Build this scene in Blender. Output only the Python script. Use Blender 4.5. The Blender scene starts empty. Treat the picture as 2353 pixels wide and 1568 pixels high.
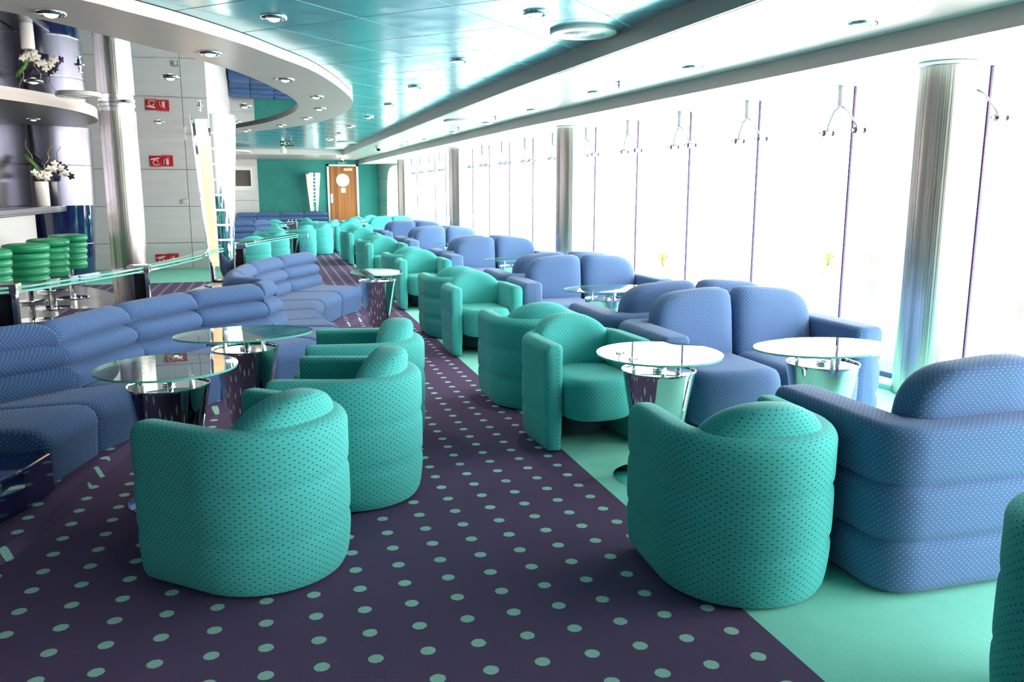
import bpy, bmesh, math, random
from mathutils import Vector, Matrix
random.seed(4)
PI = math.pi
SC = bpy.context.scene
COL = SC.collection

# ------------------------------------------------------------------ camera, sky, light, exposure
cam_d = bpy.data.cameras.new('camera')
cam_d.sensor_fit = 'HORIZONTAL'; cam_d.sensor_width = 36.0
cam_d.lens = 1899.0 / 2353.0 * 36.0
cam_d.clip_start = 0.05; cam_d.clip_end = 600
cam = bpy.data.objects.new('camera', cam_d); COL.objects.link(cam)
cam.location = (0, 0, 1.45)
cam.rotation_euler = (math.radians(90 - 10.268), 0, math.radians(-16.085))
SC.camera = cam
W = bpy.data.worlds.new('sky'); SC.world = W; W.use_nodes = True
wn = W.node_tree; bg = wn.nodes['Background']
tc = wn.nodes.new('ShaderNodeTexCoord'); sp = wn.nodes.new('ShaderNodeSeparateXYZ')
cr = wn.nodes.new('ShaderNodeValToRGB')
wn.links.new(tc.outputs['Generated'], sp.inputs[0]); wn.links.new(sp.outputs['Z'], cr.inputs[0])
cr.color_ramp.elements[0].position = 0.0; cr.color_ramp.elements[0].color = (0.88, 0.85, 0.82, 1)
cr.color_ramp.elements[1].position = 0.5; cr.color_ramp.elements[1].color = (1.0, 0.97, 0.95, 1)
wn.links.new(cr.outputs[0], bg.inputs[0]); bg.inputs[1].default_value = 8.0
SC.view_settings.view_transform = 'Standard'; SC.view_settings.look = 'None'
SC.view_settings.exposure = 1.05; SC.view_settings.gamma = 1.0
SC.view_settings.use_curve_mapping = False
SC.cycles.max_bounces = 10; SC.cycles.diffuse_bounces = 3; SC.cycles.glossy_bounces = 6
SC.cycles.transparent_max_bounces = 24; SC.cycles.transmission_bounces = 6
SC.cycles.caustics_reflective = False; SC.cycles.caustics_refractive = False
SC.cycles.sample_clamp_indirect = 6.0
def portal(x, y, w, h, ang):
    l = bpy.data.lights.new('window_portal', 'AREA'); l.shape = 'RECTANGLE'; l.size = w; l.size_y = h
    l.cycles.is_portal = True
    o = bpy.data.objects.new('window_portal', l); COL.objects.link(o)
    o.location = (x, y, 1.15); o.rotation_euler = (PI/2, 0, ang); return o
for (px_, py_, w_, a_) in ((5.25, 1.0, 6.6, 1.54), (4.75, 7.3, 6.6, 1.46), (4.25, 13.7, 6.6, 1.51), (4.05, 20.6, 7.4, 1.555)):
    portal(px_, py_, w_, 2.35, a_)
SUN = bpy.data.lights.new('sun', 'SUN'); SUN.energy = 3.0; SUN.angle = 0.03; SUN.color = (1, 0.95, 0.88)
so = bpy.data.objects.new('sun', SUN); COL.objects.link(so)
so.rotation_euler = Vector((-0.55, 0.25, 1.0)).to_track_quat('Z', 'Y').to_euler()

# ------------------------------------------------------------------ node helpers and materials
def new_mat(name):
    m = bpy.data.materials.new(name); m.use_nodes = True
    return m, m.node_tree, m.node_tree.nodes['Principled BSDF']
def setp(b, base=None, rough=None, metal=None, spec=None, coat=None, coatr=None, sheen=None, emit=None, es=None):
    if base is not None: b.inputs['Base Color'].default_value = (*base, 1)
    if rough is not None: b.inputs['Roughness'].default_value = rough
    if metal is not None: b.inputs['Metallic'].default_value = metal
    if spec is not None: b.inputs['Specular IOR Level'].default_value = spec
    if coat is not None: b.inputs['Coat Weight'].default_value = coat
    if coatr is not None: b.inputs['Coat Roughness'].default_value = coatr
    if sheen is not None: b.inputs['Sheen Weight'].default_value = sheen; b.inputs['Sheen Roughness'].default_value = 0.4
    if emit is not None: b.inputs['Emission Color'].default_value = (*emit, 1); b.inputs['Emission Strength'].default_value = es
def math_n(nt, op, a, b=None, c=None):
    n = nt.nodes.new('ShaderNodeMath'); n.operation = op
    for i, v in enumerate((a, b, c)):
        if v is None: continue
        if isinstance(v, (int, float)): n.inputs[i].default_value = v
        else: nt.links.new(v, n.inputs[i])
    return n.outputs[0]
def mix_col(nt, f, a, b):
    n = nt.nodes.new('ShaderNodeMix'); n.data_type = 'RGBA'
    if isinstance(f, (int, float)): n.inputs[0].default_value = f
    else: nt.links.new(f, n.inputs[0])
    for i, v in ((6, a), (7, b)):
        if isinstance(v, tuple): n.inputs[i].default_value = (*v, 1)
        else: nt.links.new(v, n.inputs[i])
    return n.outputs[2]
def noise(nt, vec, scale, detail=3, rough=0.6, mapscale=None):
    n = nt.nodes.new('ShaderNodeTexNoise'); n.inputs['Scale'].default_value = scale
    n.inputs['Detail'].default_value = detail; n.inputs['Roughness'].default_value = rough
    if mapscale:
        mp = nt.nodes.new('ShaderNodeMapping'); mp.inputs['Scale'].default_value = mapscale
        nt.links.new(vec, mp.inputs[0]); vec = mp.outputs[0]
    nt.links.new(vec, n.inputs['Vector']); return n.outputs['Fac']
def bump(nt, b, h, strength, dist):
    n = nt.nodes.new('ShaderNodeBump'); n.inputs['Strength'].default_value = strength
    n.inputs['Distance'].default_value = dist
    nt.links.new(h, n.inputs['Height']); nt.links.new(n.outputs[0], b.inputs['Normal'])
def objco(nt):
    return nt.nodes.new('ShaderNodeTexCoord').outputs['Object']
def worldco(nt):
    return nt.nodes.new('ShaderNodeNewGeometry').outputs['Position']
def simple(name, base, rough=0.5, metal=0.0, **k):
    m, nt, b = new_mat(name); setp(b, base, rough, metal, **k); return m
def fabric(name, base, dot, su, sv, du, dv, rough=0.9):
    m, nt, b = new_mat(name); setp(b, base, rough, 0, spec=0.12, sheen=0.12)
    uv = nt.nodes.new('ShaderNodeUVMap').outputs[0]
    s = nt.nodes.new('ShaderNodeSeparateXYZ'); nt.links.new(uv, s.inputs[0])
    v = math_n(nt, 'DIVIDE', s.outputs['Y'], sv); row = math_n(nt, 'FLOOR', v)
    par = math_n(nt, 'MULTIPLY', math_n(nt, 'FLOORED_MODULO', row, 2.0), 0.5)
    u = math_n(nt, 'ADD', math_n(nt, 'DIVIDE', s.outputs['X'], su), par)
    fu = math_n(nt, 'MULTIPLY', math_n(nt, 'SUBTRACT', math_n(nt, 'FRACT', u), 0.5), su / du)
    fv = math_n(nt, 'MULTIPLY', math_n(nt, 'SUBTRACT', math_n(nt, 'FRACT', v), 0.5), sv / dv)
    r2 = math_n(nt, 'ADD', math_n(nt, 'MULTIPLY', fu, fu), math_n(nt, 'MULTIPLY', fv, fv))
    mask = math_n(nt, 'LESS_THAN', r2, 0.25)
    n = noise(nt, objco(nt), 260, 2)
    c = mix_col(nt, math_n(nt, 'MULTIPLY', n, 0.25), base, tuple(min(1, x * 0.6) for x in base))
    nt.links.new(mix_col(nt, mask, c, dot), b.inputs['Base Color'])
    h = math_n(nt, 'ADD', n, math_n(nt, 'MULTIPLY', noise(nt, objco(nt), 9, 3), 1.5))
    bump(nt, b, h, 0.25, 0.004)
    return m
M = {}
M['teal'] = fabric('teal_dotted_upholstery', (0.080, 0.49, 0.465), (0.008, 0.09, 0.16), 0.0235, 0.0126, 0.0066, 0.0036)
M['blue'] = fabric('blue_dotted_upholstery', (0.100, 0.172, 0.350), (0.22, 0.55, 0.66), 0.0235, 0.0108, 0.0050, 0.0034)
M['blue_shaded'] = fabric('shaded_blue_dotted_upholstery', (0.060, 0.115, 0.265), (0.20, 0.50, 0.64), 0.0235, 0.0108, 0.0050, 0.0034)  # blue sofa fabric again, light falloff at the banquettes put into its colour
M['navyfab'] = simple('dark_underside_cloth', (0.01, 0.03, 0.05), 0.9)
M['green'] = simple('green_vinyl', (0.015, 0.33, 0.15), 0.38, 0, spec=0.4)
M['chrome'] = simple('polished_chrome', (0.86, 0.86, 0.87), 0.04, 1.0)
M['chrome2'] = simple('satin_chrome', (0.75, 0.75, 0.76), 0.22, 1.0)
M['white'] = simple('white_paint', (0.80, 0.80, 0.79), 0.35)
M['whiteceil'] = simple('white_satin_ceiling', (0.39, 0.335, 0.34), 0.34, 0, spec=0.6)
M['grey'] = simple('grey_satin_soffit', (0.52, 0.455, 0.435), 0.42, 0.1)
M['midmetal'] = simple('mid_grey_metal', (0.42, 0.42, 0.44), 0.4, 0.6)
M['darkmetal'] = simple('dull_grey_metal', (0.22, 0.20, 0.24), 0.35, 0.9)
M['dgrey'] = simple('dark_grey_soffit', (0.14, 0.145, 0.155), 0.35, 0.2)
M['cream'] = simple('cream_fascia', (0.72, 0.65, 0.62), 0.4)
M['navy'] = simple('navy_lacquer', (0.006, 0.014, 0.075), 0.05, 0, coat=1.0, coatr=0.03)
M['black'] = simple('black_granite', (0.012, 0.012, 0.014), 0.08)
M['marble'] = simple('white_marble', (0.75, 0.73, 0.71), 0.12)
M['ceramicw'] = simple('white_ceramic', (0.85, 0.84, 0.83), 0.2)
M['ceramicb'] = simple('black_ceramic', (0.012, 0.012, 0.03), 0.25)
M['petal'] = simple('white_petal', (0.88, 0.87, 0.82), 0.6)
M['petalb'] = simple('dark_petal', (0.01, 0.008, 0.03), 0.5)
M['leaf'] = simple('orchid_leaf', (0.035, 0.12, 0.02), 0.4)
M['twig'] = simple('pale_twig', (0.55, 0.42, 0.28), 0.7)
M['red'] = simple('fire_sign_red', (0.62, 0.01, 0.025), 0.35)
M['signwhite'] = simple('sign_white', (0.88, 0.86, 0.78), 0.4)
M['signgreen'] = simple('sign_green', (0.0, 0.06, 0.035), 0.35)
M['signteal'] = simple('sign_teal', (0.02, 0.32, 0.26), 0.4)
M['brass'] = simple('brass_box', (0.66, 0.52, 0.25), 0.35, 0.6)
M['paper'] = simple('paper', (0.75, 0.72, 0.72), 0.6)
M['rubber'] = simple('purple_grey_sealant', (0.05, 0.02, 0.09), 0.5)
M['dark'] = simple('dark_lens', (0.01, 0.01, 0.012), 0.1)
M['warm'] = simple('warm_lamp_diffuser', (1, 0.85, 0.6), 0.5, emit=(1.0, 0.55, 0.24), es=0.9)
M['lit'] = simple('lit_white_diffuser', (1, 1, 1), 0.5, emit=(1.0, 0.96, 0.88), es=5.0)
M['bulb'] = simple('downlight_bulb', (1, 0.9, 0.7), 0.5, emit=(1.0, 0.62, 0.32), es=2.2)
M['porthole'] = simple('daylight_glow_porthole_glass', (1, 1, 1), 0.3, emit=(1.0, 0.99, 1.0), es=3.0)  # pane emits in place of the daylight behind the door
def glass_mat(name, tint, refl_boost=0.0, ior=1.5, rough=0.0):
    m = bpy.data.materials.new(name); m.use_nodes = True; nt = m.node_tree
    nt.nodes.remove(nt.nodes['Principled BSDF']); out = nt.nodes['Material Output']
    t = nt.nodes.new('ShaderNodeBsdfTransparent'); t.inputs[0].default_value = (*tint, 1)
    g = nt.nodes.new('ShaderNodeBsdfGlossy'); g.inputs['Roughness'].default_value = rough
    ge = nt.nodes.new('ShaderNodeNewGeometry')
    dp = nt.nodes.new('ShaderNodeVectorMath'); dp.operation = 'DOT_PRODUCT'
    nt.links.new(ge.outputs['Normal'], dp.inputs[0]); nt.links.new(ge.outputs['Incoming'], dp.inputs[1])
    F0 = ((ior - 1) / (ior + 1)) ** 2
    c1 = math_n(nt, 'SUBTRACT', 1.0, math_n(nt, 'ABSOLUTE', dp.outputs['Value']))
    fr_ = math_n(nt, 'MULTIPLY_ADD', math_n(nt, 'POWER', c1, 5.0), 1 - F0, F0)
    x = nt.nodes.new('ShaderNodeMixShader')
    fac = math_n(nt, 'MINIMUM', math_n(nt, 'ADD', fr_, refl_boost), 1.0)
    nt.links.new(fac, x.inputs[0]); nt.links.new(t.outputs[0], x.inputs[1]); nt.links.new(g.outputs[0], x.inputs[2])
    nt.links.new(x.outputs[0], out.inputs[0]); return m
M['winglass'] = glass_mat('window_glass', (0.985, 0.99, 0.99), 0.0, 1.3)
M['tglass'] = glass_mat('table_glass', (0.78, 0.91, 0.87), 0.09, 1.65)
M['gedge'] = simple('green_glass_edge', (0.16, 0.58, 0.48), 0.1, 0, coat=1.0)
# brushed column steel: vertical streaks round the shaft
def column_mat():
    m, nt, b = new_mat('streaked_column_steel'); setp(b, (0.66, 0.64, 0.62), 0.24, 1.0)
    n = noise(nt, objco(nt), 1.0, 4, 0.7, (16, 16, 0.012)); n2 = noise(nt, objco(nt), 1.0, 3, 0.6, (60, 60, 0.02))
    c = mix_col(nt, n, (0.10, 0.085, 0.075), (0.74, 0.71, 0.68)); nt.links.new(c, b.inputs['Base Color'])
    bump(nt, b, math_n(nt, 'ADD', n, math_n(nt, 'MULTIPLY', n2, 0.25)), 0.4, 0.02); return m
M['column'] = column_mat()
def teal_ceiling():
    m, nt, b = new_mat('glossy_teal_ceiling_tiles'); setp(b, (0.10, 0.40, 0.52), 0.22, 0.5, spec=0.8)
    p = worldco(nt); s = nt.nodes.new('ShaderNodeSeparateXYZ'); nt.links.new(p, s.inputs[0])
    per = 0.718; r2 = math.sqrt(0.5)
    u = math_n(nt, 'MULTIPLY', math_n(nt, 'ADD', s.outputs['X'], s.outputs['Y']), r2 / per)
    v = math_n(nt, 'MULTIPLY', math_n(nt, 'SUBTRACT', s.outputs['Y'], s.outputs['X']), r2 / per)
    u = math_n(nt, 'ADD', u, -((1.12 + 5.197) * r2 / per)); v = math_n(nt, 'ADD', v, -((5.197 - 1.12) * r2 / per))
    def line(w):
        a = math_n(nt, 'ABSOLUTE', math_n(nt, 'SUBTRACT', math_n(nt, 'FRACT', math_n(nt, 'ADD', w, 0.5)), 0.5))
        return a
    d = math_n(nt, 'MINIMUM', line(u), line(v))
    gl = math_n(nt, 'LESS_THAN', d, 0.009)
    c_ = mix_col(nt, math_n(nt, 'LESS_THAN', line(v), 0.009), (0.09, 0.40, 0.50), (0.30, 0.74, 0.80))
    nt.links.new(mix_col(nt, math_n(nt, 'LESS_THAN', line(u), 0.008), c_, (0.01, 0.09, 0.12)), b.inputs['Base Color'])
    nt.links.new(math_n(nt, 'SUBTRACT', 0.55, math_n(nt, 'MULTIPLY', gl, 0.5)), b.inputs['Metallic'])
    nt.links.new(math_n(nt, 'ADD', 0.22, math_n(nt, 'MULTIPLY', gl, 0.5)), b.inputs['Roughness'])
    cell = nt.nodes.new('ShaderNodeCombineXYZ')
    nt.links.new(math_n(nt, 'FLOOR', u), cell.inputs[0]); nt.links.new(math_n(nt, 'FLOOR', v), cell.inputs[1])
    hh = math_n(nt, 'ADD', math_n(nt, 'MULTIPLY', gl, -1.0), math_n(nt, 'MULTIPLY', noise(nt, p, 1.7, 2), 3.0))
    bump(nt, b, hh, 0.16, 0.02)
    return m
M['tealceil'] = teal_ceiling()
def mirror_mat():
    m, nt, b = new_mat('mirror_ceiling_panels'); setp(b, (0.80, 0.83, 0.86), 0.02, 1.0)
    p = worldco(nt); bump(nt, b, noise(nt, p, 1.3, 2), 0.03, 0.02); return m
M['mirror'] = mirror_mat()
def carpet():
    m, nt, b = new_mat('dotted_purple_and_teal_carpet'); setp(b, (0.07, 0.045, 0.12), 0.97, 0, spec=0.05)
    p = worldco(nt); s = nt.nodes.new('ShaderNodeSeparateXYZ'); nt.links.new(p, s.inputs[0])
    X, Y = s.outputs['X'], s.outputs['Y']
    px = 0.1665; py = 0.1613; rr = 0.0245
    fx = math_n(nt, 'MULTIPLY', math_n(nt, 'SUBTRACT', math_n(nt, 'FRACT', math_n(nt, 'DIVIDE', math_n(nt, 'SUBTRACT', X, 0.415 - px / 2), px)), 0.5), px)
    fy = math_n(nt, 'MULTIPLY', math_n(nt, 'SUBTRACT', math_n(nt, 'FRACT', math_n(nt, 'DIVIDE', math_n(nt, 'SUBTRACT', Y, 2.41 - py / 2), py)), 0.5), py)
    fine = noise(nt, p, 330, 2, 0.7); mid = noise(nt, p, 120, 2)
    r = math_n(nt, 'SQRT', math_n(nt, 'ADD', math_n(nt, 'MULTIPLY', fx, fx), math_n(nt, 'MULTIPLY', fy, fy)))
    r = math_n(nt, 'ADD', r, math_n(nt, 'MULTIPLY', math_n(nt, 'SUBTRACT', mid, 0.5), 0.006))
    dot = math_n(nt, 'LESS_THAN', r, rr)
    pur = mix_col(nt, fine, (0.055, 0.038, 0.086), (0.134, 0.096, 0.190))
    blot = noise(nt, p, 1.6, 4)
    pur = mix_col(nt, math_n(nt, 'MULTIPLY', blot, 0.35), pur, (0.15, 0.11, 0.20))
    dc = mix_col(nt, math_n(nt, 'GREATER_THAN', fine, 0.5), (0.20, 0.50, 0.42), (0.42, 0.66, 0.56))
    pd = mix_col(nt, dot, pur, dc)
    tl = mix_col(nt, fine, (0.22, 0.66, 0.53), (0.30, 0.80, 0.67))
    tl = mix_col(nt, math_n(nt, 'MULTIPLY', noise(nt, p, 5, 4), 0.4), tl, (0.15, 0.54, 0.44))
    isr = math_n(nt, 'GREATER_THAN', X, 1.53)
    isl = math_n(nt, 'MULTIPLY', math_n(nt, 'GREATER_THAN', Y, 14.3), math_n(nt, 'LESS_THAN', X, -0.7))
    f = math_n(nt, 'MAXIMUM', isr, isl)
    nt.links.new(mix_col(nt, f, pd, tl), b.inputs['Base Color'])
    bump(nt, b, math_n(nt, 'ADD', fine, noise(nt, p, 22, 3)), 0.35, 0.006)
    return m
M['carpet'] = carpet()
def suede():
    m, nt, b = new_mat('teal_suede_wall'); setp(b, (0.03, 0.27, 0.24), 0.85)
    p = worldco(nt); n = noise(nt, p, 3.0, 6, 0.7)
    nt.links.new(mix_col(nt, n, (0.012, 0.14, 0.125), (0.035, 0.28, 0.25)), b.inputs['Base Color']); return m
M['suede'] = suede()
def panels(name, base, rough, metal, zs, x0, px):
    m, nt, b = new_mat(name); setp(b, base, rough, metal, spec=0.5)
    p = worldco(nt); s = nt.nodes.new('ShaderNodeSeparateXYZ'); nt.links.new(p, s.inputs[0])
    def ln(c, off, per, w):
        f = math_n(nt, 'FRACT', math_n(nt, 'ADD', math_n(nt, 'DIVIDE', math_n(nt, 'SUBTRACT', c, off), per), 0.5))
        return math_n(nt, 'LESS_THAN', math_n(nt, 'ABSOLUTE', math_n(nt, 'SUBTRACT', f, 0.5)), w / per)
    g = math_n(nt, 'MAXIMUM', ln(s.outputs['Z'], zs, 0.685, 0.006), ln(s.outputs['X'], x0, px, 0.006))
    n = noise(nt, p, 2.0, 3, 0.5, (0.6, 0.6, 6.0))
    c = mix_col(nt, n, tuple(v * 0.9 for v in base), tuple(min(1, v * 1.08) for v in base))
    nt.links.new(mix_col(nt, g, c, tuple(v * 0.25 for v in base)), b.inputs['Base Color']); return m
M['panel'] = panels('brushed_grey_wall_panels', (0.80, 0.79, 0.80), 0.34, 0.1, 0.485, -1.485, 0.985)
M['silver'] = panels('brushed_silver_wall', (0.66, 0.65, 0.64), 0.28, 0.8, 1.17, -0.05, 3.0)
M['barsteel'] = panels('polished_bar_steel', (0.30, 0.30, 0.36), 0.20, 0.95, 1.17, 50.0, 100.0)
M['drumsteel'] = panels('dim_drum_steel', (0.20, 0.20, 0.26), 0.32, 0.9, 1.17, 50.0, 100.0)
def wood():
    m, nt, b = new_mat('varnished_plank_door'); setp(b, (0.45, 0.17, 0.04), 0.3)
    p = worldco(nt); s = nt.nodes.new('ShaderNodeSeparateXYZ'); nt.links.new(p, s.inputs[0])
    w = 0.105; q = math_n(nt, 'DIVIDE', s.outputs['X'], w)
    f = math_n(nt, 'ABSOLUTE', math_n(nt, 'SUBTRACT', math_n(nt, 'FRACT', q), 0.5))
    gap = math_n(nt, 'GREATER_THAN', f, 0.47)
    wn_ = nt.nodes.new('ShaderNodeTexWhiteNoise'); wn_.noise_dimensions = '1D'; nt.links.new(math_n(nt, 'FLOOR', q), wn_.inputs['W'])
    n = noise(nt, p, 2.0, 5, 0.6, (14, 1, 0.8))
    c = mix_col(nt, math_n(nt, 'MULTIPLY', math_n(nt, 'ADD', n, wn_.outputs[0]), 0.55), (0.48, 0.18, 0.03), (0.17, 0.05, 0.015))
    nt.links.new(mix_col(nt, gap, c, (0.07, 0.02, 0.008)), b.inputs['Base Color']); return m
M['wood'] = wood()
def building_mat():
    m, nt, b = new_mat('sunlit_pale_render'); setp(b, (0.82, 0.78, 0.72), 0.9); return m
M['bldg'] = building_mat()
M['bwin'] = simple('building_window', (0.10, 0.035, 0.035), 0.5)
M['bwinb'] = simple('blue_shutter', (0.03, 0.07, 0.11), 0.5)
M['roof'] = simple('terracotta_roof', (0.72, 0.45, 0.33), 0.9)
M['palm'] = simple('palm_frond', (0.12, 0.14, 0.05), 0.8)
M['bark'] = simple('palm_bark', (0.35, 0.26, 0.18), 0.9)
M['quay'] = simple('pale_quay', (0.75, 0.73, 0.70), 0.9)

# ------------------------------------------------------------------ mesh helpers
class MB:
    def __init__(s): s.v = []; s.f = []; s.uv = []
    def add(s, verts, faces, uvs=None):
        o = len(s.v); s.v += [tuple(p) for p in verts]
        for i, f in enumerate(faces):
            s.f.append(tuple(o + k for k in f)); s.uv.append(uvs[i] if uvs else None)
    def box(s, x0, y0, z0, x1, y1, z1, rot=0, c=(0, 0)):
        vs = [(x, y, z) for z in (z0, z1) for (x, y) in ((x0, y0), (x1, y0), (x1, y1), (x0, y1))]
        if rot:
            cs, sn = math.cos(rot), math.sin(rot)
            vs = [(c[0] + (x - c[0]) * cs - (y - c[1]) * sn, c[1] + (x - c[0]) * sn + (y - c[1]) * cs, z) for x, y, z in vs]
        s.add(vs, [(0, 3, 2, 1), (4, 5, 6, 7), (0, 1, 5, 4), (1, 2, 6, 5), (2, 3, 7, 6), (3, 0, 4, 7)])
    def lathe(s, prof, seg=32, c=(0, 0), sx=1, sy=1, ang=0, cap0=False, cap1=False):
        vs = []; n = len(prof); ca, sa = math.cos(ang), math.sin(ang)
        for r, z in prof:
            for k in range(seg):
                a = 2 * PI * k / seg; x = r * math.cos(a) * sx; y = r * math.sin(a) * sy
                vs.append((c[0] + x * ca - y * sa, c[1] + x * sa + y * ca, z))
        fs = []; us = []; cum = [0]
        for i in range(1, n): cum.append(cum[-1] + math.hypot(prof[i][0] - prof[i-1][0], prof[i][1] - prof[i-1][1]))
        R = max(p[0] for p in prof) * 2 * PI
        for i in range(n - 1):
            for k in range(seg):
                k2 = (k + 1) % seg
                fs.append((i * seg + k, i * seg + k2, (i + 1) * seg + k2, (i + 1) * seg + k))
                u0, u1 = R * k / seg, R * (k + 1) / seg
                us.append([(u0, cum[i]), (u1, cum[i]), (u1, cum[i+1]), (u0, cum[i+1])])
        if cap0: fs.append(tuple(reversed(range(seg)))); us.append(None)
        if cap1: fs.append(tuple((n - 1) * seg + k for k in range(seg))); us.append(None)
        s.add(vs, fs, us)
    def tube(s, pts, r, seg=8, caps=True, r1=None):
        pts = [Vector(p) for p in pts]; n = len(pts); vs = []
        for i, p in enumerate(pts):
            d = (pts[min(i + 1, n - 1)] - pts[max(i - 1, 0)]).normalized()
            up = Vector((0, 0, 1)) if abs(d.z) < 0.9 else Vector((1, 0, 0))
            a = d.cross(up).normalized(); b = d.cross(a)
            rr = r if r1 is None else r + (r1 - r) * i / (n - 1)
            for k in range(seg):
                t = 2 * PI * k / seg; vs.append(p + a * (rr * math.cos(t)) + b * (rr * math.sin(t)))
        fs = []
        for i in range(n - 1):
            for k in range(seg):
                k2 = (k + 1) % seg; fs.append((i * seg + k, i * seg + k2, (i + 1) * seg + k2, (i + 1) * seg + k))
        if caps: fs.append(tuple(reversed(range(seg)))); fs.append(tuple((n - 1) * seg + k for k in range(seg)))
        s.add(vs, fs)
    def prism(s, pts, z0, z1):
        n = len(pts)
        s.add([(x, y, z0) for x, y in pts] + [(x, y, z1) for x, y in pts],
              [tuple(reversed(range(n))), tuple(range(n, 2 * n))] + [(k, (k + 1) % n, n + (k + 1) % n, n + k) for k in range(n)])
    def build(s, name, mat, parent=None, smooth=False, angle=None, mats=None, midx=None, bevel=None, fix=True):
        me = bpy.data.meshes.new(name); me.from_pydata(s.v, [], s.f)
        for m_ in (mats or [mat]): me.materials.append(m_)
        uvl = me.uv_layers.new(name='UVMap')
        vs = me.vertices
        for i, p in enumerate(me.polygons):
            u = s.uv[i]
            if u is not None:
                for j, li in enumerate(p.loop_indices): uvl.data[li].uv = u[j]
            else:
                n = p.normal; ax = max(range(3), key=lambda a: abs(n[a]))
                for li in p.loop_indices:
                    c = vs[me.loops[li].vertex_index].co
                    uvl.data[li].uv = (c.y, c.z) if ax == 0 else ((c.x, c.z) if ax == 1 else (c.x, c.y))
            if midx: p.material_index = midx(p)
        if fix:
            bm = bmesh.new(); bm.from_mesh(me); bmesh.ops.recalc_face_normals(bm, faces=bm.faces); bm.to_mesh(me); bm.free()
        if smooth:
            me.polygons.foreach_set('use_smooth', [True] * len(me.polygons))
            if angle: me.set_sharp_from_angle(angle=math.radians(angle))
        me.update()
        o = bpy.data.objects.new(name, me); COL.objects.link(o)
        if parent: o.parent = parent
        if bevel:
            md = o.modifiers.new('bevel', 'BEVEL'); md.width = bevel; md.segments = 2; md.limit_method = 'ANGLE'
        return o
def pillow(mb, outline, plane, c0, thick, e=0.35, layers=9, bow=None):
    """cushion: outline (a,b) list scaled over layers; plane 'xy' (thickness z), 'xz' (thickness y)"""
    n = len(outline); ca = sum(p[0] for p in outline) / n; cb = sum(p[1] for p in outline) / n
    cum = [0]
    for k in range(n): a, b = outline[k], outline[(k + 1) % n]; cum.append(cum[-1] + math.hypot(a[0]-b[0], a[1]-b[1]))
    phis = [-PI/2 + PI * i / (layers - 1) for i in range(layers)]
    ts = [(max(0.0, math.cos(p)) ** e, math.copysign(abs(math.sin(p)) ** 0.75, math.sin(p))) for p in phis]
    ts = [( 0.0 if i in (0, layers-1) else s_, t_) for i, (s_, t_) in enumerate(ts)]
    sl = ts[1][0]; tl = -ts[1][1]; full = [(0.0, -1.0), (sl * .35, -1 + (1 - tl) * .1), (sl * .7, -1 + (1 - tl) * .45)] + ts[1:-1] + [(sl * .7, 1 - (1 - tl) * .45), (sl * .35, 1 - (1 - tl) * .1), (0.0, 1.0)]
    vs = []; fs = []; us = []
    for (s_, t_) in full:
        for k in range(n):
            a = ca + (outline[k][0] - ca) * s_; b = cb + (outline[k][1] - cb) * s_; t = c0 + t_ * thick / 2
            if bow: t += bow(a, b)
            vs.append((a, b, t) if plane == 'xy' else (a, t, b))
    L = len(full)
    for i in range(L - 1):
        for k in range(n):
            k2 = (k + 1) % n; fs.append((i * n + k, i * n + k2, (i + 1) * n + k2, (i + 1) * n + k))
            side = full[i][0] > 0.88 and full[i + 1][0] > 0.88
            if side:
                t0 = full[i][1] * thick / 2; t1 = full[i + 1][1] * thick / 2
                us.append([(cum[k], t0), (cum[k + 1], t0), (cum[k + 1], t1), (cum[k], t1)])
            else:
                def P(s_, kk): return (ca + (outline[kk][0] - ca) * s_, cb + (outline[kk][1] - cb) * s_)
                us.append([P(full[i][0], k), P(full[i][0], k2), P(full[i + 1][0], k2), P(full[i + 1][0], k)])
    mb.add(vs, fs, us)
def frames(path):
    n = len(path); out = []; cum = 0
    for i, p in enumerate(path):
        a = path[max(i - 1, 0)]; b = path[min(i + 1, n - 1)]
        dx, dy = b[0] - a[0], b[1] - a[1]; L = math.hypot(dx, dy) or 1
        if i: cum += math.hypot(p[0] - path[i-1][0], p[1] - path[i-1][1])
        out.append((p[0], p[1], dy / L, -dx / L, cum))     # right-hand normal
    return out
def sweep(mb, path, prof, caps=True, endscale=None, zmod=None):
    """closed profile (o,z) swept along the 2D path; o is measured to the right of travel"""
    fr = frames(path); m = len(prof)
    co = sum(p[0] for p in prof) / m; cz = sum(p[1] for p in prof) / m
    cum = [0]
    for k in range(m): a, b = prof[k], prof[(k + 1) % m]; cum.append(cum[-1] + math.hypot(a[0]-b[0], a[1]-b[1]))
    oo_ = max((p[0] for p in prof), key=abs); uc = [0]
    for i in range(1, len(fr)):
        a, b = fr[i - 1], fr[i]; uc.append(uc[-1] + math.hypot(b[0] + b[2] * oo_ - a[0] - a[2] * oo_, b[1] + b[3] * oo_ - a[1] - a[3] * oo_))
    vs = []
    for i, (x, y, nx, ny, s_) in enumerate(fr):
        sc = endscale[i] if endscale else (1, 1)
        for (o, z) in prof:
            oo = co + (o - co) * sc[0]; zz = cz + (z - cz) * sc[1]
            if zmod: zz = zmod(s_, oo, zz)
            vs.append((x + nx * oo, y + ny * oo, zz))
    fs = []; us = []
    for i in range(len(fr) - 1):
        for k in range(m):
            k2 = (k + 1) % m; fs.append((i * m + k, i * m + k2, (i + 1) * m + k2, (i + 1) * m + k))
            us.append([(uc[i], cum[k]), (uc[i], cum[k + 1]), (uc[i + 1], cum[k + 1]), (uc[i + 1], cum[k])])
    if caps:
        fs.append(tuple(range(m))); us.append([tuple(p) for p in prof])
        b = (len(fr) - 1) * m; fs.append(tuple(b + k for k in reversed(range(m)))); us.append([tuple(p) for p in reversed(prof)])
    mb.add(vs, fs, us)
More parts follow.
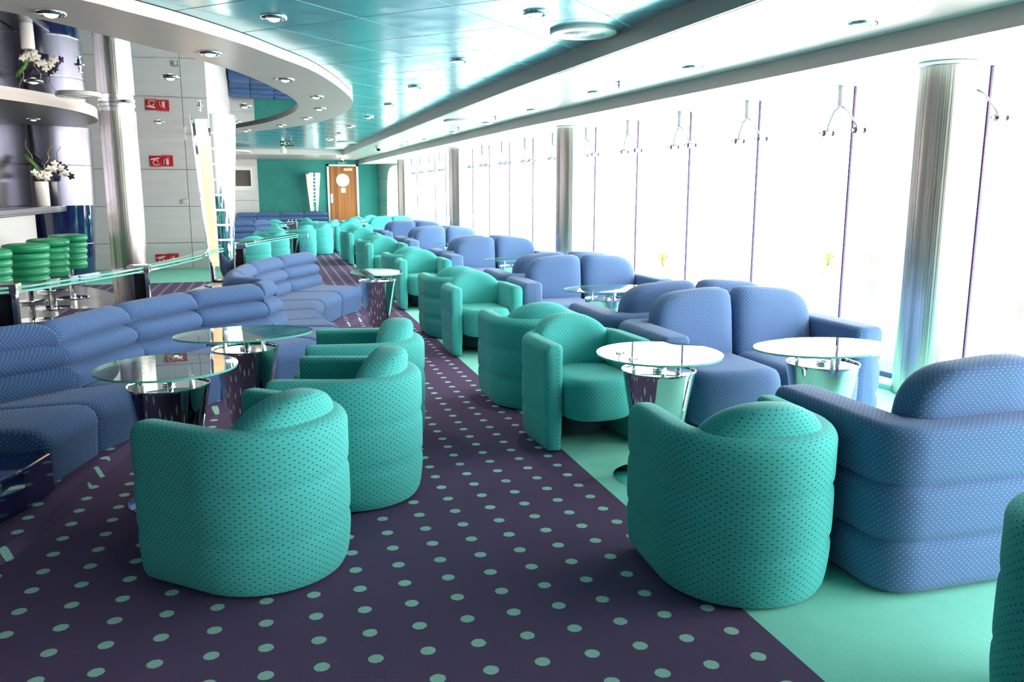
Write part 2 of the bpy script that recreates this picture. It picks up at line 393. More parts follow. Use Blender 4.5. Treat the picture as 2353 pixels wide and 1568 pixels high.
def empty(name, loc=(0, 0, 0), rz=0):
    o = bpy.data.objects.new(name, None); COL.objects.link(o); o.location = loc; o.rotation_euler = (0, 0, rz)
    o.empty_display_size = 0.1; return o
def tag(o, label=None, cat=None, group=None, kind=None):
    if label: o['label'] = label
    if cat: o['category'] = cat
    if group: o['group'] = group
    if kind: o['kind'] = kind
    return o
def struct(o, label=None): 
    o['kind'] = 'structure'
    if label: o['label'] = label
    return o
def dup(o, parent=None):
    c = o.copy(); COL.objects.link(c)
    if parent: c.parent = parent
    for ch in list(o.children): dup(ch, c)
    return c
used = set()
def place(proto, x, y, z, rz, label, group=None):
    o = proto if proto.name not in used else dup(proto)
    used.add(proto.name)
    o.location = (x, y, z); o.rotation_euler = (0, 0, rz); o['label'] = label
    if group: o['group'] = group
    return o
def lerp(pts, t):
    """polyline (y->x) interpolation"""
    for (y0, x0), (y1, x1) in zip(pts, pts[1:]):
        if t <= y1: return x0 + (x1 - x0) * (t - y0) / (y1 - y0)
    return pts[-1][1]

# ------------------------------------------------------------------ the room shell
ZM = 2.515
ZW, ZB, ZT, ZR = 2.43, 2.31, 2.56, 2.48       # white ceiling, window bay, teal ceiling, ring soffit
YW = 27.5                                     # far wall
A = [(-4, 2.66), (0, 2.62), (4.0, 2.51), (5.2, 2.46), (7.8, 2.34), (11.5, 2.24), (17.5, 2.12), (23.7, 2.0)]
B = [(-4, 4.15), (0, 4.0), (3.66, 3.87), (5.78, 3.75), (11.14, 3.36), (19, 3.05), (YW, 2.79)]
G = [(-4, 5.3), (-1.2, 5.24), (0.0, 5.17), (1.2, 5.08), (2.4, 4.98), (3.6, 4.92), (4.82, 4.85), (6.06, 4.71), (7.28, 4.59), (8.46, 4.48), (9.66, 4.40),
     (10.84, 4.31), (12.04, 4.24), (13.24, 4.17), (14.44, 4.11), (15.64, 4.05), (16.84, 4.01), (18.04, 3.97), (19.24, 3.94), (20.44, 3.92), (21.64, 3.90), (22.84, 3.88), (24.04, 3.87), (25.24, 3.86), (26.44, 3.85)]
fl = MB(); fl.box(-9, -4, -0.12, 5.45, YW + 0.3, 0.0); struct(fl.build('floor', M['carpet']), 'carpet: white dotted purple aisle beside plain teal seating area')
ys = [-4 + i * 0.5 for i in range(56)] + [23.7]
m = MB()
m.add([(-9, -4, ZT), (2.9, -4, ZT), (2.9, 23.7, ZT), (-9, 23.7, ZT), (-9, -4, ZT + .1), (2.9, -4, ZT + .1), (2.9, 23.7, ZT + .1), (-9, 23.7, ZT + .1)],
      [(0, 1, 2, 3), (4, 7, 6, 5), (0, 4, 5, 1), (1, 5, 6, 2), (2, 6, 7, 3), (3, 7, 4, 0)])
struct(m.build('ceiling', M['tealceil']), 'glossy teal tiled ceiling')
# white lower ceiling with its vertical faces
m = MB(); yy = [y for y in ys if y <= 23.71]
def strip(mb, f0, f1, z, yl, flip=False):
    n = len(yl); vs = [(f0(y), y, z) for y in yl] + [(f1(y), y, z) for y in yl]
    vs += [(a, b, c + 0.08) for a, b, c in vs]
    fs = []
    for i in range(n - 1):
        fs += [(i, i + 1, n + i + 1, n + i), (2 * n + i, 3 * n + i, 3 * n + i + 1, 2 * n + i + 1),
               (i, 2 * n + i, 2 * n + i + 1, i + 1), (n + i, n + i + 1, 3 * n + i + 1, 3 * n + i)]
    fs += [(0, n, 3 * n, 2 * n), (n - 1, 3 * n - 1, 4 * n - 1, 2 * n - 1)]
    mb.add(vs, fs)
def curtain(mb, f, z0, z1, yl, th=0.03):
    n = len(yl); vs = [(f(y), y, z0) for y in yl] + [(f(y), y, z1) for y in yl] + [(f(y) + th, y, z0) for y in yl] + [(f(y) + th, y, z1) for y in yl]
    fs = []
    for i in range(n - 1):
        fs += [(i, n + i, n + i + 1, i + 1), (2 * n + i, 2 * n + i + 1, 3 * n + i + 1, 3 * n + i), (i, i + 1, 2 * n + i + 1, 2 * n + i), (n + i, 3 * n + i, 3 * n + i + 1, n + i + 1)]
    mb.add(vs, fs)
yall = [-4 + i * 0.5 for i in range(64)]; yall = [y for y in yall if y <= YW] 
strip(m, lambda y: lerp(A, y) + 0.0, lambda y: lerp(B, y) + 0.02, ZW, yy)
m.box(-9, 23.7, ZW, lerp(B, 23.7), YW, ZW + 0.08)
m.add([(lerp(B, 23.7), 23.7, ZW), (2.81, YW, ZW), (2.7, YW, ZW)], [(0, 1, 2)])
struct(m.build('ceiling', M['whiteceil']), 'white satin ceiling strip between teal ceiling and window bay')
m = MB(); strip(m, lambda y: lerp(B, y), lambda y: lerp(G, y) + 0.35, ZB, yall)
struct(m.build('ceiling', M['white']), 'lowest white ceiling of the window bay')
m = MB(); curtain(m, lambda y: lerp(A, y) - 0.02, ZW, ZT + 0.02, yy)
struct(m.build('trim_1', M['grey']), 'grey vertical face beside the teal ceiling')
m = MB(); curtain(m, lambda y: lerp(B, y) - 0.02, ZB, ZW + 0.02, yall)
struct(m.build('trim_2', M['grey']), 'grey vertical face over the window bay')
m = MB(); m.box(-9, 23.66, ZW, lerp(A, 23.7), 23.7, ZT + .02)
struct(m.build('trim_3', M['cream']), 'cream cross fascia ending the teal ceiling')
# ring soffit
RO = [(-4.6, 3.2), (-3.4, 3.35), (-2.4, 3.85), (-1.7, 4.4), (-0.94, 5.24), (-0.76, 5.48), (-0.52, 5.81), (-0.33, 6.11), (-0.11, 6.5), (0.11, 6.98), (0.38, 7.59), (0.6, 8.31), (0.82, 9.22), (0.98, 10.1), (1.03, 11.1), (0.92, 12.4), (0.57, 13.86), (0.02, 15.1), (-0.56, 16.2), (-1.0, 16.97)]
RI = [(-4.6, 4.2), (-3.7, 4.3), (-2.8, 4.6), (-2.1, 5.05), (-1.45, 5.67), (-1.19, 6.03), (-1.03, 6.31), (-0.88, 6.58), (-0.64, 6.99), (-0.45, 7.38), (-0.23, 7.9), (-0.02, 8.57), (0.16, 9.29), (0.31, 10.02), (0.39, 10.9), (0.31, 12.0), (0.02, 13.4), (-0.45, 14.7), (-0.95, 15.8), (-1.25, 16.97)]
def smooth_curve(P, k=6):
    out = []
    for i in range(len(P) - 1):
        p0 = P[max(i - 1, 0)]; p1 = P[i]; p2 = P[i + 1]; p3 = P[min(i + 2, len(P) - 1)]
        for j in range(k):
            t = j / k
            out.append(tuple(0.5 * (2 * p1[a] + (p2[a] - p0[a]) * t + (2 * p0[a] - 5 * p1[a] + 4 * p2[a] - p3[a]) * t * t + (3 * p1[a] - p0[a] - 3 * p2[a] + p3[a]) * t ** 3) for a in range(len(p1))))
    out.append(P[-1]); return out
ro, ri = smooth_curve(RO), smooth_curve(RI); n = len(ro)
m = MB()
m.add([(x, y, ZR) for x, y in ro] + [(x, y, ZR) for x, y in ri] + [(x, y, ZT - 0.004) for x, y in ro] + [(x, y, ZM + .004) for x, y in ri],
      [(i, i + 1, n + i + 1, n + i) for i in range(n - 1)] + [(i, 2 * n + i, 2 * n + i + 1, i + 1) for i in range(n - 1)] + [(n + i, n + i + 1, 3 * n + i + 1, 3 * n + i) for i in range(n - 1)])
def ringm(p):
    return 0 if abs(p.normal.z) > 0.5 else (1 if p.index < 2 * (n - 1) else 2)
o = m.build('trim_4', None, mats=[M['grey'], M['cream'], M['dgrey']], midx=ringm, smooth=True, angle=30, fix=False)
struct(o, 'curved grey soffit band sweeping over the bar area')
mid = [((a[0] + b[0]) / 2, (a[1] + b[1]) / 2) for a, b in zip(ro, ri)]
m = MB(); poly = mid + [(-9, 16.95), (-9, 3.7)]
m.prism(poly, ZM, ZM + 0.02)
struct(m.build('ceiling', M['mirror']), 'mirror polished ceiling inside the curved band')
# canopy over the bar
CR = 4.05; m = MB(); m.lathe([(0, 2.44), (CR - .03, 2.44), (CR, 2.443), (CR, ZM)], 160, c=(-2.23 - CR, 12.55), cap0=False)
o = m.build('trim_5', None, mats=[M['dgrey'], M['cream']], midx=lambda p: 0 if abs(p.normal.z) > 0.8 else 1, smooth=True, angle=30)
struct(o, 'dark round canopy soffit over the bar')
m = MB(); m.lathe([(0, ZR - .01), (1.45, ZR - .01), (1.5, ZR), (1.5, ZW + .02)], 64, c=(-1.9, 22.4))
o = m.build('trim_6', None, mats=[M['grey'], M['cream']], midx=lambda p: 0 if abs(p.normal.z) > 0.5 else 1, smooth=True, angle=30); struct(o, 'small round grey soffit near the far wall')
o.location.z = -0.04
# walls
m = MB(); m.box(-0.34, YW, 0, 1.78, YW + .12, 2.5); m.box(2.76, YW, 0, 3.6, YW + .12, 2.5); m.box(1.78, YW, 2.30, 2.76, YW + .12, 2.5); m.box(3.2, YW - .012, 0, 3.206, YW, 2.35)
struct(m.build('wall_far', M['suede']), 'teal suede far wall')
m = MB(); m.box(-1.3, YW - .01, 0, -0.34, YW + .12, 2.5)
struct(m.build('wall_far_silver', M['silver']), 'brushed silver end of the far wall')
m = MB(); m.box(-9, 17.0, 0, -1.05, 17.15, ZT); m.box(-1.17, 17.15, 0, -1.05, YW, ZT)
struct(m.build('wall_left', M['panel']), 'grey panelled wall with fire signs')
m = MB(); m.box(-2.5, 16.96, 2.40, -1.47, 17.0, ZT - .004)
struct(m.build('trim_7', M['white']), 'white header strip at the top of the panelled wall')
m = MB(); m.box(-9.1, -4, 0, -9, 17, ZT); struct(m.build('wall_outer', M['panel']))
m = MB(); m.box(-9, -4.1, 0, 5.4, -4, ZT); struct(m.build('wall_back', M['white']))
# silver end panel with the arched cut beside the far windows
m = MB()
arc = [(0.36, 0), (0.40, 0.3), (0.42, 1.0), (0.45, 1.7), (0.50, 2.02), (0.58, 2.16), (0.70, 2.22), (0.95, 2.24)]
outl = [(0, 0)] + arc + [(0.95, 2.31), (0, 2.31)]
def onp(t, z, off=0): return (3.45 + 0.42 * t / 0.95 - off * .9, YW - 1.45 * t / 0.95 - off * .3, z)
k = len(outl)
m.add([onp(a, z) for a, z in outl] + [onp(a, z, .05) for a, z in outl], [tuple(range(k)), tuple(reversed(range(k, 2 * k)))] + [(i, (i + 1) % k, k + (i + 1) % k, k + i) for i in range(k)])
struct(m.build('wall_corner', M['silver']), 'curved cut silver panel beside the last window')
# door
d = MB()
cx, cz, pr = 2.27, 1.80, 0.20
ring = [(cx + pr * math.cos(2 * PI * i / 40), cz + pr * math.sin(2 * PI * i / 40)) for i in range(40)]
rect = []
for i in range(40):
    a = 2 * PI * i / 40; dx, dz = math.cos(a), math.sin(a); X0, X1, Z0, Z1 = 1.84, 2.70, 0.01, 2.24
    t = min(((X1 - cx) / dx) if dx > 1e-6 else 9, ((X0 - cx) / dx) if dx < -1e-6 else 9, ((Z1 - cz) / dz) if dz > 1e-6 else 9, ((Z0 - cz) / dz) if dz < -1e-6 else 9)
    rect.append((cx + dx * t, cz + dz * t))
# corners snapped
for (qx, qz) in ((1.84, .01), (2.70, .01), (1.84, 2.24), (2.70, 2.24)):
    i = min(range(40), key=lambda j: math.hypot(rect[j][0] - qx, rect[j][1] - qz)); rect[i] = (qx, qz)
for yv in (YW - .02, YW + .03): d.v += [(x, yv, z) for x, z in ring] + [(x, yv, z) for x, z in rect]
for i in range(40):
    j = (i + 1) % 40
    for f in ((i, j, 40 + j, 40 + i), (80 + i, 120 + i, 120 + j, 80 + j), (i, 80 + i, 80 + j, j), (40 + i, 40 + j, 120 + j, 120 + i)): d.f.append(f); d.uv.append(None)
door = d.build('door_1', M['wood']); struct(door, 'varnished wooden plank door with a round porthole')
m = MB(); m.tube([(cx, YW - .0, cz), (cx, YW + .01, cz)], pr, 40); m.build('porthole_glass', M['porthole'], door)
m = MB(); m.box(1.775, YW - .05, 0, 1.84, YW + .05, 2.30); m.box(2.70, YW - .05, 0, 2.765, YW + .05, 2.30); m.box(1.775, YW - .05, 2.24, 2.765, YW + .05, 2.30)
m.build('door_frame', M['chrome2'], door)
m = MB(); m.box(1.865, YW - .035, 1.08, 1.94, YW - .02, 1.37); h = m.build('lock_plate', M['chrome2'], door)
m = MB(); m.tube([(1.90, YW - .035, 1.22), (1.90, YW - .08, 1.22), (2.02, YW - .08, 1.22)], .011); m.build('door_handle', M['chrome'], h)
m = MB(); m.box(2.30, YW - .07, 2.10, 2.58, YW - .02, 2.18); m.build('door_closer', M['brass'], door)
m = MB(); m.box(2.205, YW - .026, 1.405, 2.35, YW - .02, 1.56); m.build('door_notice', M['paper'], door)

# windows: one pane per bay, each with its dark seam
gi = 0
for i in range(len(G) - 1):
    (y0, x0), (y1, x1) = G[i], G[i + 1]
    if y0 < -4.1: continue
    gi += 1
    L = math.hypot(x1 - x0, y1 - y0); nx, ny = (y1 - y0) / L, -(x1 - x0) / L
    m = MB(); th = 0.012
    a = (x0, y0 + .008); b = (x1, y1 - .008)
    m.prism([a, b, (b[0] + nx * th, b[1] + ny * th), (a[0] + nx * th, a[1] + ny * th)], 0.0, ZB)
    w = struct(m.build('window_%d' % gi, M['winglass']))
    m = MB(); m.box(x1 - .002, y1 - .009, 0.0, x1 + .016, y1 + .009, ZB); m.build('window_seal', M['rubber'], w)
# low sill along the glass
m = MB(); yl = [y for y, x in G]
n = len(G)
vs = []
for (y, x) in G: vs += [(x - .30, y, 0.0), (x - .28, y, 0.07), (x - .02, y, 0.10), (x + .06, y, 0.0)]
fs = []
for i in range(n - 1):
    for k in range(3): fs.append((i * 4 + k, i * 4 + k + 1, (i + 1) * 4 + k + 1, (i + 1) * 4 + k))
m.add(vs, fs); struct(m.build('baseboard_right', M['blue']), 'low padded sill under the glass wall')
m = MB(); vs = []
for (y, x) in G: vs += [(x - .50, y, 0.0), (x - .50, y, 0.035), (x - .3, y, 0.035), (x - .3, y, 0.0)]
fs = []
for i in range(n - 1):
    for k in range(3): fs.append((i * 4 + k, i * 4 + k + 1, (i + 1) * 4 + k + 1, (i + 1) * 4 + k))
m.add(vs, fs); struct(m.build('baseboard_right', M['carpet']), 'teal carpeted kerb along the windows')

# ------------------------------------------------------------------ columns
COLN = [('round steel column at the windows, nearest of the row', 4.48, 4.82, ZB, .185), ('round steel column at the windows, second from the camera', 3.93, 10.8, ZB, .185),
        ('round steel column at the windows, third from the camera', 3.67, 16.66, ZB, .185), ('round steel column at the windows, farthest and beside the silver corner', 3.54, 22.9, ZB, .185),
        ('round steel column standing behind the railing by the bar', -1.76, 11.48, ZM, .212)]
for lab, x, y, h, r in COLN:
    e = tag(empty('round_column', (x, y, 0)), lab, 'column', 'brushed steel columns')
    m = MB(); m.lathe([(r, 0), (r, h - (.10 if h > 2.4 else .03))], 64); m.build('column_shaft', M['column'], e, smooth=True)
    m = MB(); m.lathe([(r * 1.04, h - .03), (r * 1.08, h - .026), (r * 1.08, h - .006)] if h < 2.4 else [(r * .93, h - .10), (r * .93, h - .05), (r * 1.0, h - .045), (r * 1.0, h - .012), (r * .96, h - .01), (r*.96, h - .004)], 64); m.build('column_collar', M['chrome2'], e, smooth=True, angle=30)

# ------------------------------------------------------------------ armchair
def arm_profile(t, ztop, z0, seams, bul=0.009, taper=0.0):
    pr = []
    def outer(z):
        e = [z0] + seams + [ztop]
        for a, b in zip(e, e[1:]):
            if a <= z <= b:
                u = (z - a) / (b - a); return bul * (1 - abs(2 * u - 1) ** 7) - taper * max(0, (.22 - z) / .22) ** 2
        return 0
    N = 8
    edges = [z0] + seams + [ztop - .05]
    for a, b in zip(edges, edges[1:]):
        for k in range(N): pr.append((t / 2 - .012 + outer(a + (b - a) * k / N), a + (b - a) * k / N))
    R = .05
    ox = t / 2 + bul - .012
    for k in range(0, 7):
        a = PI / 2 * k / 6; pr.append((ox - R + R * math.cos(a), ztop - R + R * math.sin(a)))
    for k in range(0, 5):
        a = PI / 2 * k / 4; pr.append((-t / 2 + .03 - .03 * math.sin(a), ztop - .03 + .03 * math.cos(a)))
    pr.append((-t / 2, ztop - .2)); pr.append((-t / 2, .2)); pr.append((-t / 2 + .008, z0))
    return pr
def end_scales(n, k=5, s0=0.55):
    out = []
    for i in range(n):
        j = min(i, n - 1 - i)
        if j < k:
            u = j / k; q = math.sqrt(max(0, 1 - (1 - u) ** 2)); out.append((s0 + (1 - s0) * q, 0.955 + 0.045 * q))
        else: out.append((1, 1))
    return out
def make_armchair():
    e = tag(empty('armchair'), None, 'armchair')
    t = .118; R = .338 - t / 2
    path = []
    fy = .315
    for d_ in (0, .006, .016, .028, .040): path.append((R, fy - d_))
    for i in range(1, 6): path.append((R, fy - .04 - (fy - .06) * i / 6))
    for i in range(0, 33):
        a = PI * i / 32; path.append((R * math.cos(a), -R * math.sin(a) * 1.0))
    for i in range(5, 0, -1): path.append((-R, fy - .04 - (fy - .06) * i / 6))
    for d_ in (.040, .028, .016, .006, 0): path.append((-R, fy - d_))
    # travelling front-right -> back -> front-left, outer side is on the left: mirror the offset
    pr = [(-o, z) for o, z in arm_profile(t, .62, .012, [.205, .41], .010, .022)]
    m = MB(); sweep(m, path, pr, True, end_scales(len(path)))
    m.build('barrel_shell', M['teal'], e, smooth=True, angle=60)
    # seat: D-shaped drum
    ol = []
    for i in range(25):
        a = PI * i / 24; ol.append((.225 * math.copysign(abs(math.cos(a)) ** .75, math.cos(a)), .22 + .205 * math.sin(a) ** .8))
    ol += [(-.225, .1), (-.22, -.1), (-.14, -.19), (0, -.215), (.14, -.19), (.22, -.1), (.225, .1)]
    m = MB(); pillow(m, ol, 'xy', .305, .245, .18, 13); m.build('seat_cushion', M['teal'], e, smooth=True)
    # back cushion
    ol = []
    for i in range(33):
        a = PI * i / 32; ol.append((.252 * math.copysign(abs(math.cos(a)) ** .92, math.cos(a)), .52 + .200 * math.sin(a) ** .9))
    ol += [(-.24, .46), (-.21, .39), (0, .375), (.21, .39), (.24, .46)]
    m = MB(); pillow(m, ol, 'xz', -.155, .185, .42, 13, bow=lambda a, b: -.10 * (b - .4) + 1.1 * a * a)
    m.build('back_cushion', M['teal'], e, smooth=True)
    m = MB(); m.prism([(.17 * math.cos(a), .17 * math.sin(a) - .03) for a in [2 * PI * i / 24 for i in range(24)]], .05, .18); m.build('chair_base', M['navyfab'], e)
    return e
chair0 = make_armchair()
FACE_CAM, FACE_AWAY = PI, 0.0
# label, x, y, rotation(0 faces away along the room)
GR = 'teal armchairs along the window side of the aisle'
CH = [
 (1.72, 4.54, PI + .06, 'teal barrel armchair facing the camera, nearest one right of the aisle'),
 (1.655, 2.63, -0.05, 'teal barrel armchair seen from behind beside the blue sofa in the right foreground'),
 (1.72, 5.40, 0.0, 'teal barrel armchair turned away, back to back with the nearest camera-facing armchair'),
 (1.79, 7.35, PI + .04, 'teal barrel armchair facing the camera, second of those on the window side of the aisle'),
 (1.77, 8.22, 0.0, 'teal barrel armchair turned away, behind the second camera-facing one'),
 (1.80, 10.40, PI, 'teal barrel armchair facing the camera, third on the window side of the aisle'),
 (1.78, 11.30, 0.0, 'teal barrel armchair turned away, behind the third camera-facing one'),
 (1.77, 13.65, PI, 'teal barrel armchair facing the camera, fourth on the window side of the aisle'),
 (1.74, 14.60, 0.0, 'teal barrel armchair turned away, behind the fourth camera-facing one'),
 (1.78, 17.05, PI, 'teal barrel armchair facing the camera, fifth on the window side of the aisle'),
 (1.74, 18.00, 0.0, 'teal barrel armchair turned away, behind the fifth camera-facing one'),
 (1.80, 20.6, PI, 'teal barrel armchair facing the camera, farthest aisle-side one before the wooden door'),
]
for x, y, r, lab in CH: place(chair0, x, y, 0, r, lab, GR)
place(chair0, 2.13, 1.45, 0, PI - .1, 'teal armchair cut off by the lower right edge of the picture', GR)
GL = 'teal armchairs facing the curved banquette'
place(chair0, -0.085, 3.22, 0, .84, 'large teal armchair in the left foreground, its back to the camera', GL)
place(chair0, 0.33, 3.93, 0, 1.28, 'teal armchair directly behind the left foreground armchair, facing the banquette', GL)
place(chair0, 0.50, 4.80, 0, 1.42, 'teal armchair third from the camera on the banquette side, its armrests pointing left', GL)
GF = 'teal armchairs of the far seating group'
for x, y, r, lab in [
 (-0.36, 14.7, 0.35, 'teal armchair just behind the glass railing, seen from behind'),
 (-0.02, 16.3, 1.2, 'dark shaded teal armchair between the railing armchair and the next one'),
 (0.02, 18.3, 0.25, 'teal armchair with wide back, above the end of the glass railing'),
 (0.62, 19.2, 0.9, 'teal armchair right of the railing end post, seen from the side back'),
 (1.05, 20.0, 1.1, 'teal armchair at the aisle edge of the far group, its ribbed back to the aisle'),
 (1.28, 21.3, 1.2, 'teal armchair second along the aisle edge of the far group'),
 (1.45, 22.7, 1.3, 'teal armchair last along the aisle edge of the far group'),
 (0.05, 23.3, 0.1, 'teal armchair in front of the blue wall banquette, left one'),
 (1.10, 24.2, -1.2, 'small teal armchair turned sideways before the blue wall banquette'),
 (2.15, 23.9, 0.3, 'teal armchair in front of the wooden door, left one'),
 (2.35, 24.9, 2.7, 'teal armchair in front of the wooden door, behind the left one'),
 (3.05, 23.8, 0.2, 'teal armchair in the far right corner group, nearest'),
 (3.00, 26.2, PI, 'teal armchair in the far corner against the green wall'),
 (3.35, 25.2, 2.4, 'teal armchair in the far corner beside the last window')]:
    place(chair0, x, y, 0, r, lab, GF)

# ------------------------------------------------------------------ two-seat sofa
def make_sofa(fab, nm):
    e = tag(empty(nm), None, 'sofa')
    w = .735; d0, d1 = -.39, .34; t = .175; R = w - t / 2; yb = d0 + t / 2
    rc = .055; path = []
    for dd in (0, .006, .016, .028, .04): path.append((R, d1 - dd))
    for i in range(1, 6): path.append((R, d1 - .04 - (d1 - .04 - yb - rc) * i / 6))
    for i in range(9): a = PI / 2 * i / 8; path.append((R - rc + rc * math.cos(a), yb + rc - rc * math.sin(a)))
    for i in range(1, 16): path.append((R - rc - 2 * (R - rc) * i / 16, yb))
    for i in range(9): a = PI / 2 * i / 8; path.append((-R + rc - rc * math.sin(a), yb + rc - rc * math.cos(a)))
    for i in range(5, 0, -1): path.append((-R, d1 - .04 - (d1 - .04 - yb - rc) * i / 6))
    for dd in (.04, .028, .016, .006, 0): path.append((-R, d1 - dd))
    pr = [(-o, z) for o, z in arm_profile(t, .635, .012, [.205, .415], .026)]
    m = MB(); sweep(m, path, pr, True, end_scales(len(path)))
    m.build('sofa_shell', fab, e, smooth=True, angle=60)
    for sx in (-1, 1):
        ol = []
        for i in range(17):
            a = PI * i / 16; ol.append((sx * .285 - .285 * sx * 0 + .287 * math.copysign(abs(math.cos(a)) ** .35, math.cos(a)), .30 + .16 * (math.sin(a) ** .45) - .06 * max(0, sx * .0)))
        ol = [(x, y - .05 * (abs(x) / .57) ** 2) for x, y in ol]
        ol += [(sx * .285 - .287, 0), (sx * .285 - .287, -.25), (sx * .285, -.26), (sx * .285 + .287, -.25), (sx * .285 + .287, 0)]
        m = MB(); pillow(m, ol, 'xy', .27, .33, .16, 13); m.build('seat_cushion', fab, e, smooth=True)
        # back cushion, outer shoulder rounded off, inner shoulder nearly square
        ol = []
        xi, xo = 0.006, .565
        ol += [(xi, .38), (xi, .55), (xi, .70), (xi + .008, .79), (xi + .03, .825), (xi + .07, .84), (xi + .16, .84), (xi + .25, .833)]
        for i in range(1, 10): a = PI / 2 * i / 9; ol.append((xo - .24 + .24 * math.sin(a) ** .9, .825 - .20 + .20 * math.cos(a) ** .8))
        ol += [(xo, .50), (xo - .005, .38), (.3, .37)]
        ol = [(sx * x, z) for x, z in ol]
        m = MB(); pillow(m, ol, 'xz', -.175, .19, .30, 11, bow=lambda a, b: -.12 * (b - .4)); m.build('back_cushion', fab, e, smooth=True)
    m = MB(); m.box(-.58, -.30, .04, .58, .24, .12); m.build('sofa_base', M['navyfab'], e)
    return e
sofa0 = make_sofa(M['blue'], 'loveseat')
GS = 'blue two-seat sofas along the windows'
for x, y, r, lab in [
 (2.775, 2.66, 0.0, 'blue two-seat sofa in the right foreground, seen from behind'),
 (2.84, 4.52, PI, 'blue two-seat sofa facing the camera behind the two nearest right-hand tables'),
 (2.84, 5.42, 0.0, 'blue two-seat sofa turned away, back to back with the nearest camera-facing sofa'),
 (2.90, 7.42, PI, 'blue two-seat sofa facing the camera, second along the windows'),
 (2.90, 8.28, 0.0, 'blue two-seat sofa turned away, behind the second camera-facing sofa'),
 (2.93, 10.80, PI, 'blue two-seat sofa facing the camera, third along the windows'),
 (2.92, 11.65, 0.0, 'blue two-seat sofa turned away, behind the third camera-facing sofa'),
 (2.95, 14.25, PI, 'blue two-seat sofa facing the camera, fourth along the windows'),
 (2.92, 15.15, 0.0, 'blue two-seat sofa turned away, behind the fourth camera-facing sofa'),
 (2.93, 17.30, PI, 'blue two-seat sofa facing the camera, farthest blue one'),
 (2.90, 18.25, 0.0, 'blue two-seat sofa turned away, farthest before the teal one')]:
    place(sofa0, x, y, 0, r, lab, GS)
sofat = make_sofa(M['teal'], 'loveseat')
place(sofat, 2.95, 21.1, 0, PI, 'teal two-seat sofa facing the camera beyond all the blue ones')

# ------------------------------------------------------------------ coffee tables
def make_table(a, b):
    e = tag(empty('coffee_table'), None, 'table')
    m = MB(); m.lathe([(0, .014), (.10, .014), (.205, .008), (.215, .004), (.215, 0), (0, 0)], 48); m.build('base_disc', M['chrome'], e, smooth=True, angle=40)
    m = MB(); m.lathe([(.082, .012), (.088, .03), (.183, .552), (.187, .560), (.187, .566), (.181, .566), (.178, .560)], 64); m.build('cone_pedestal', M['chrome'], e, smooth=True, angle=40)
    m = MB(); m.lathe([(.179, .556), (0, .556)], 48); m.build('pedestal_top', M['chrome'], e, smooth=True)
    for k in range(3):
        q = 2 * PI * k / 3 + .5; cx_, cy_ = .125 * math.cos(q), .125 * math.sin(q)
        m = MB(); m.lathe([(.013, .556), (.013, .636), (.017, .638), (.017, .6395), (0, .6395)], 16, c=(cx_, cy_)); m.build('standoff', M['chrome'], e, smooth=True, angle=40)
    m = MB(); m.lathe([(0, .650), (1, .650)], 72, sx=a, sy=b)
    m.lathe([(1, .640), (0, .640)], 72, sx=a, sy=b)
    m.lathe([(1, .650), (1.0, .640)], 72, sx=a, sy=b)
    N3 = 72
    o = m.build('glass_top', None, e, mats=[M['tglass'], M['gedge']], midx=lambda p: 1 if p.index >= 2 * N3 else 0, smooth=True, angle=30)
    m = MB(); m.lathe([(.022, .557), (.030, .557), (.032, .563), (.030, .570), (.022, .570), (.020, .563), (.022, .557)], 24, c=(0.0, 0.0)); m.build('ashtray_ring', M['chrome'], e, smooth=True)
    return e
tr = make_table(.315, .315); to = make_table(.385, .265)
GT = 'chrome cone tables with glass tops'
for pr_, x, y, r, lab in [
 (tr, 1.845, 3.72, .4, 'round glass table on chrome cone before the nearest camera-facing armchair'),
 (to, 2.75, 3.64, 0.0, 'oval glass table on chrome cone before the nearest camera-facing blue sofa'),
 (tr, -0.50, 4.06, .2, 'round glass table on chrome cone nearest the camera on the banquette side'),
 (to, -0.18, 4.92, .13, 'oval glass table on chrome cone, second one before the curved banquette'),
 (to, 1.00, 8.40, 1.49, 'oval glass table on chrome cone standing at the aisle by the banquette end'),
 (to, 2.68, 6.42, 0.1, 'glass table between the second pair of blue sofas'),
 (to, 2.80, 9.60, 0.1, 'glass table between the third pair of blue sofas'),
 (to, 2.80, 12.95, 0.1, 'glass table between the fourth pair of blue sofas'),
 (tr, 0.20, 16.9, 0, 'glass table left in the far seating group'),
 (tr, 0.25, 21.9, 0, 'glass table between the far teal armchairs'),
 (to, 0.6, 25.5, 0, 'glass table before the blue wall banquette'),
 (to, 2.55, 22.4, 0, 'glass table near the wooden door between teal armchairs')]:
    place(pr_, x, y, 0, r, lab, GT)

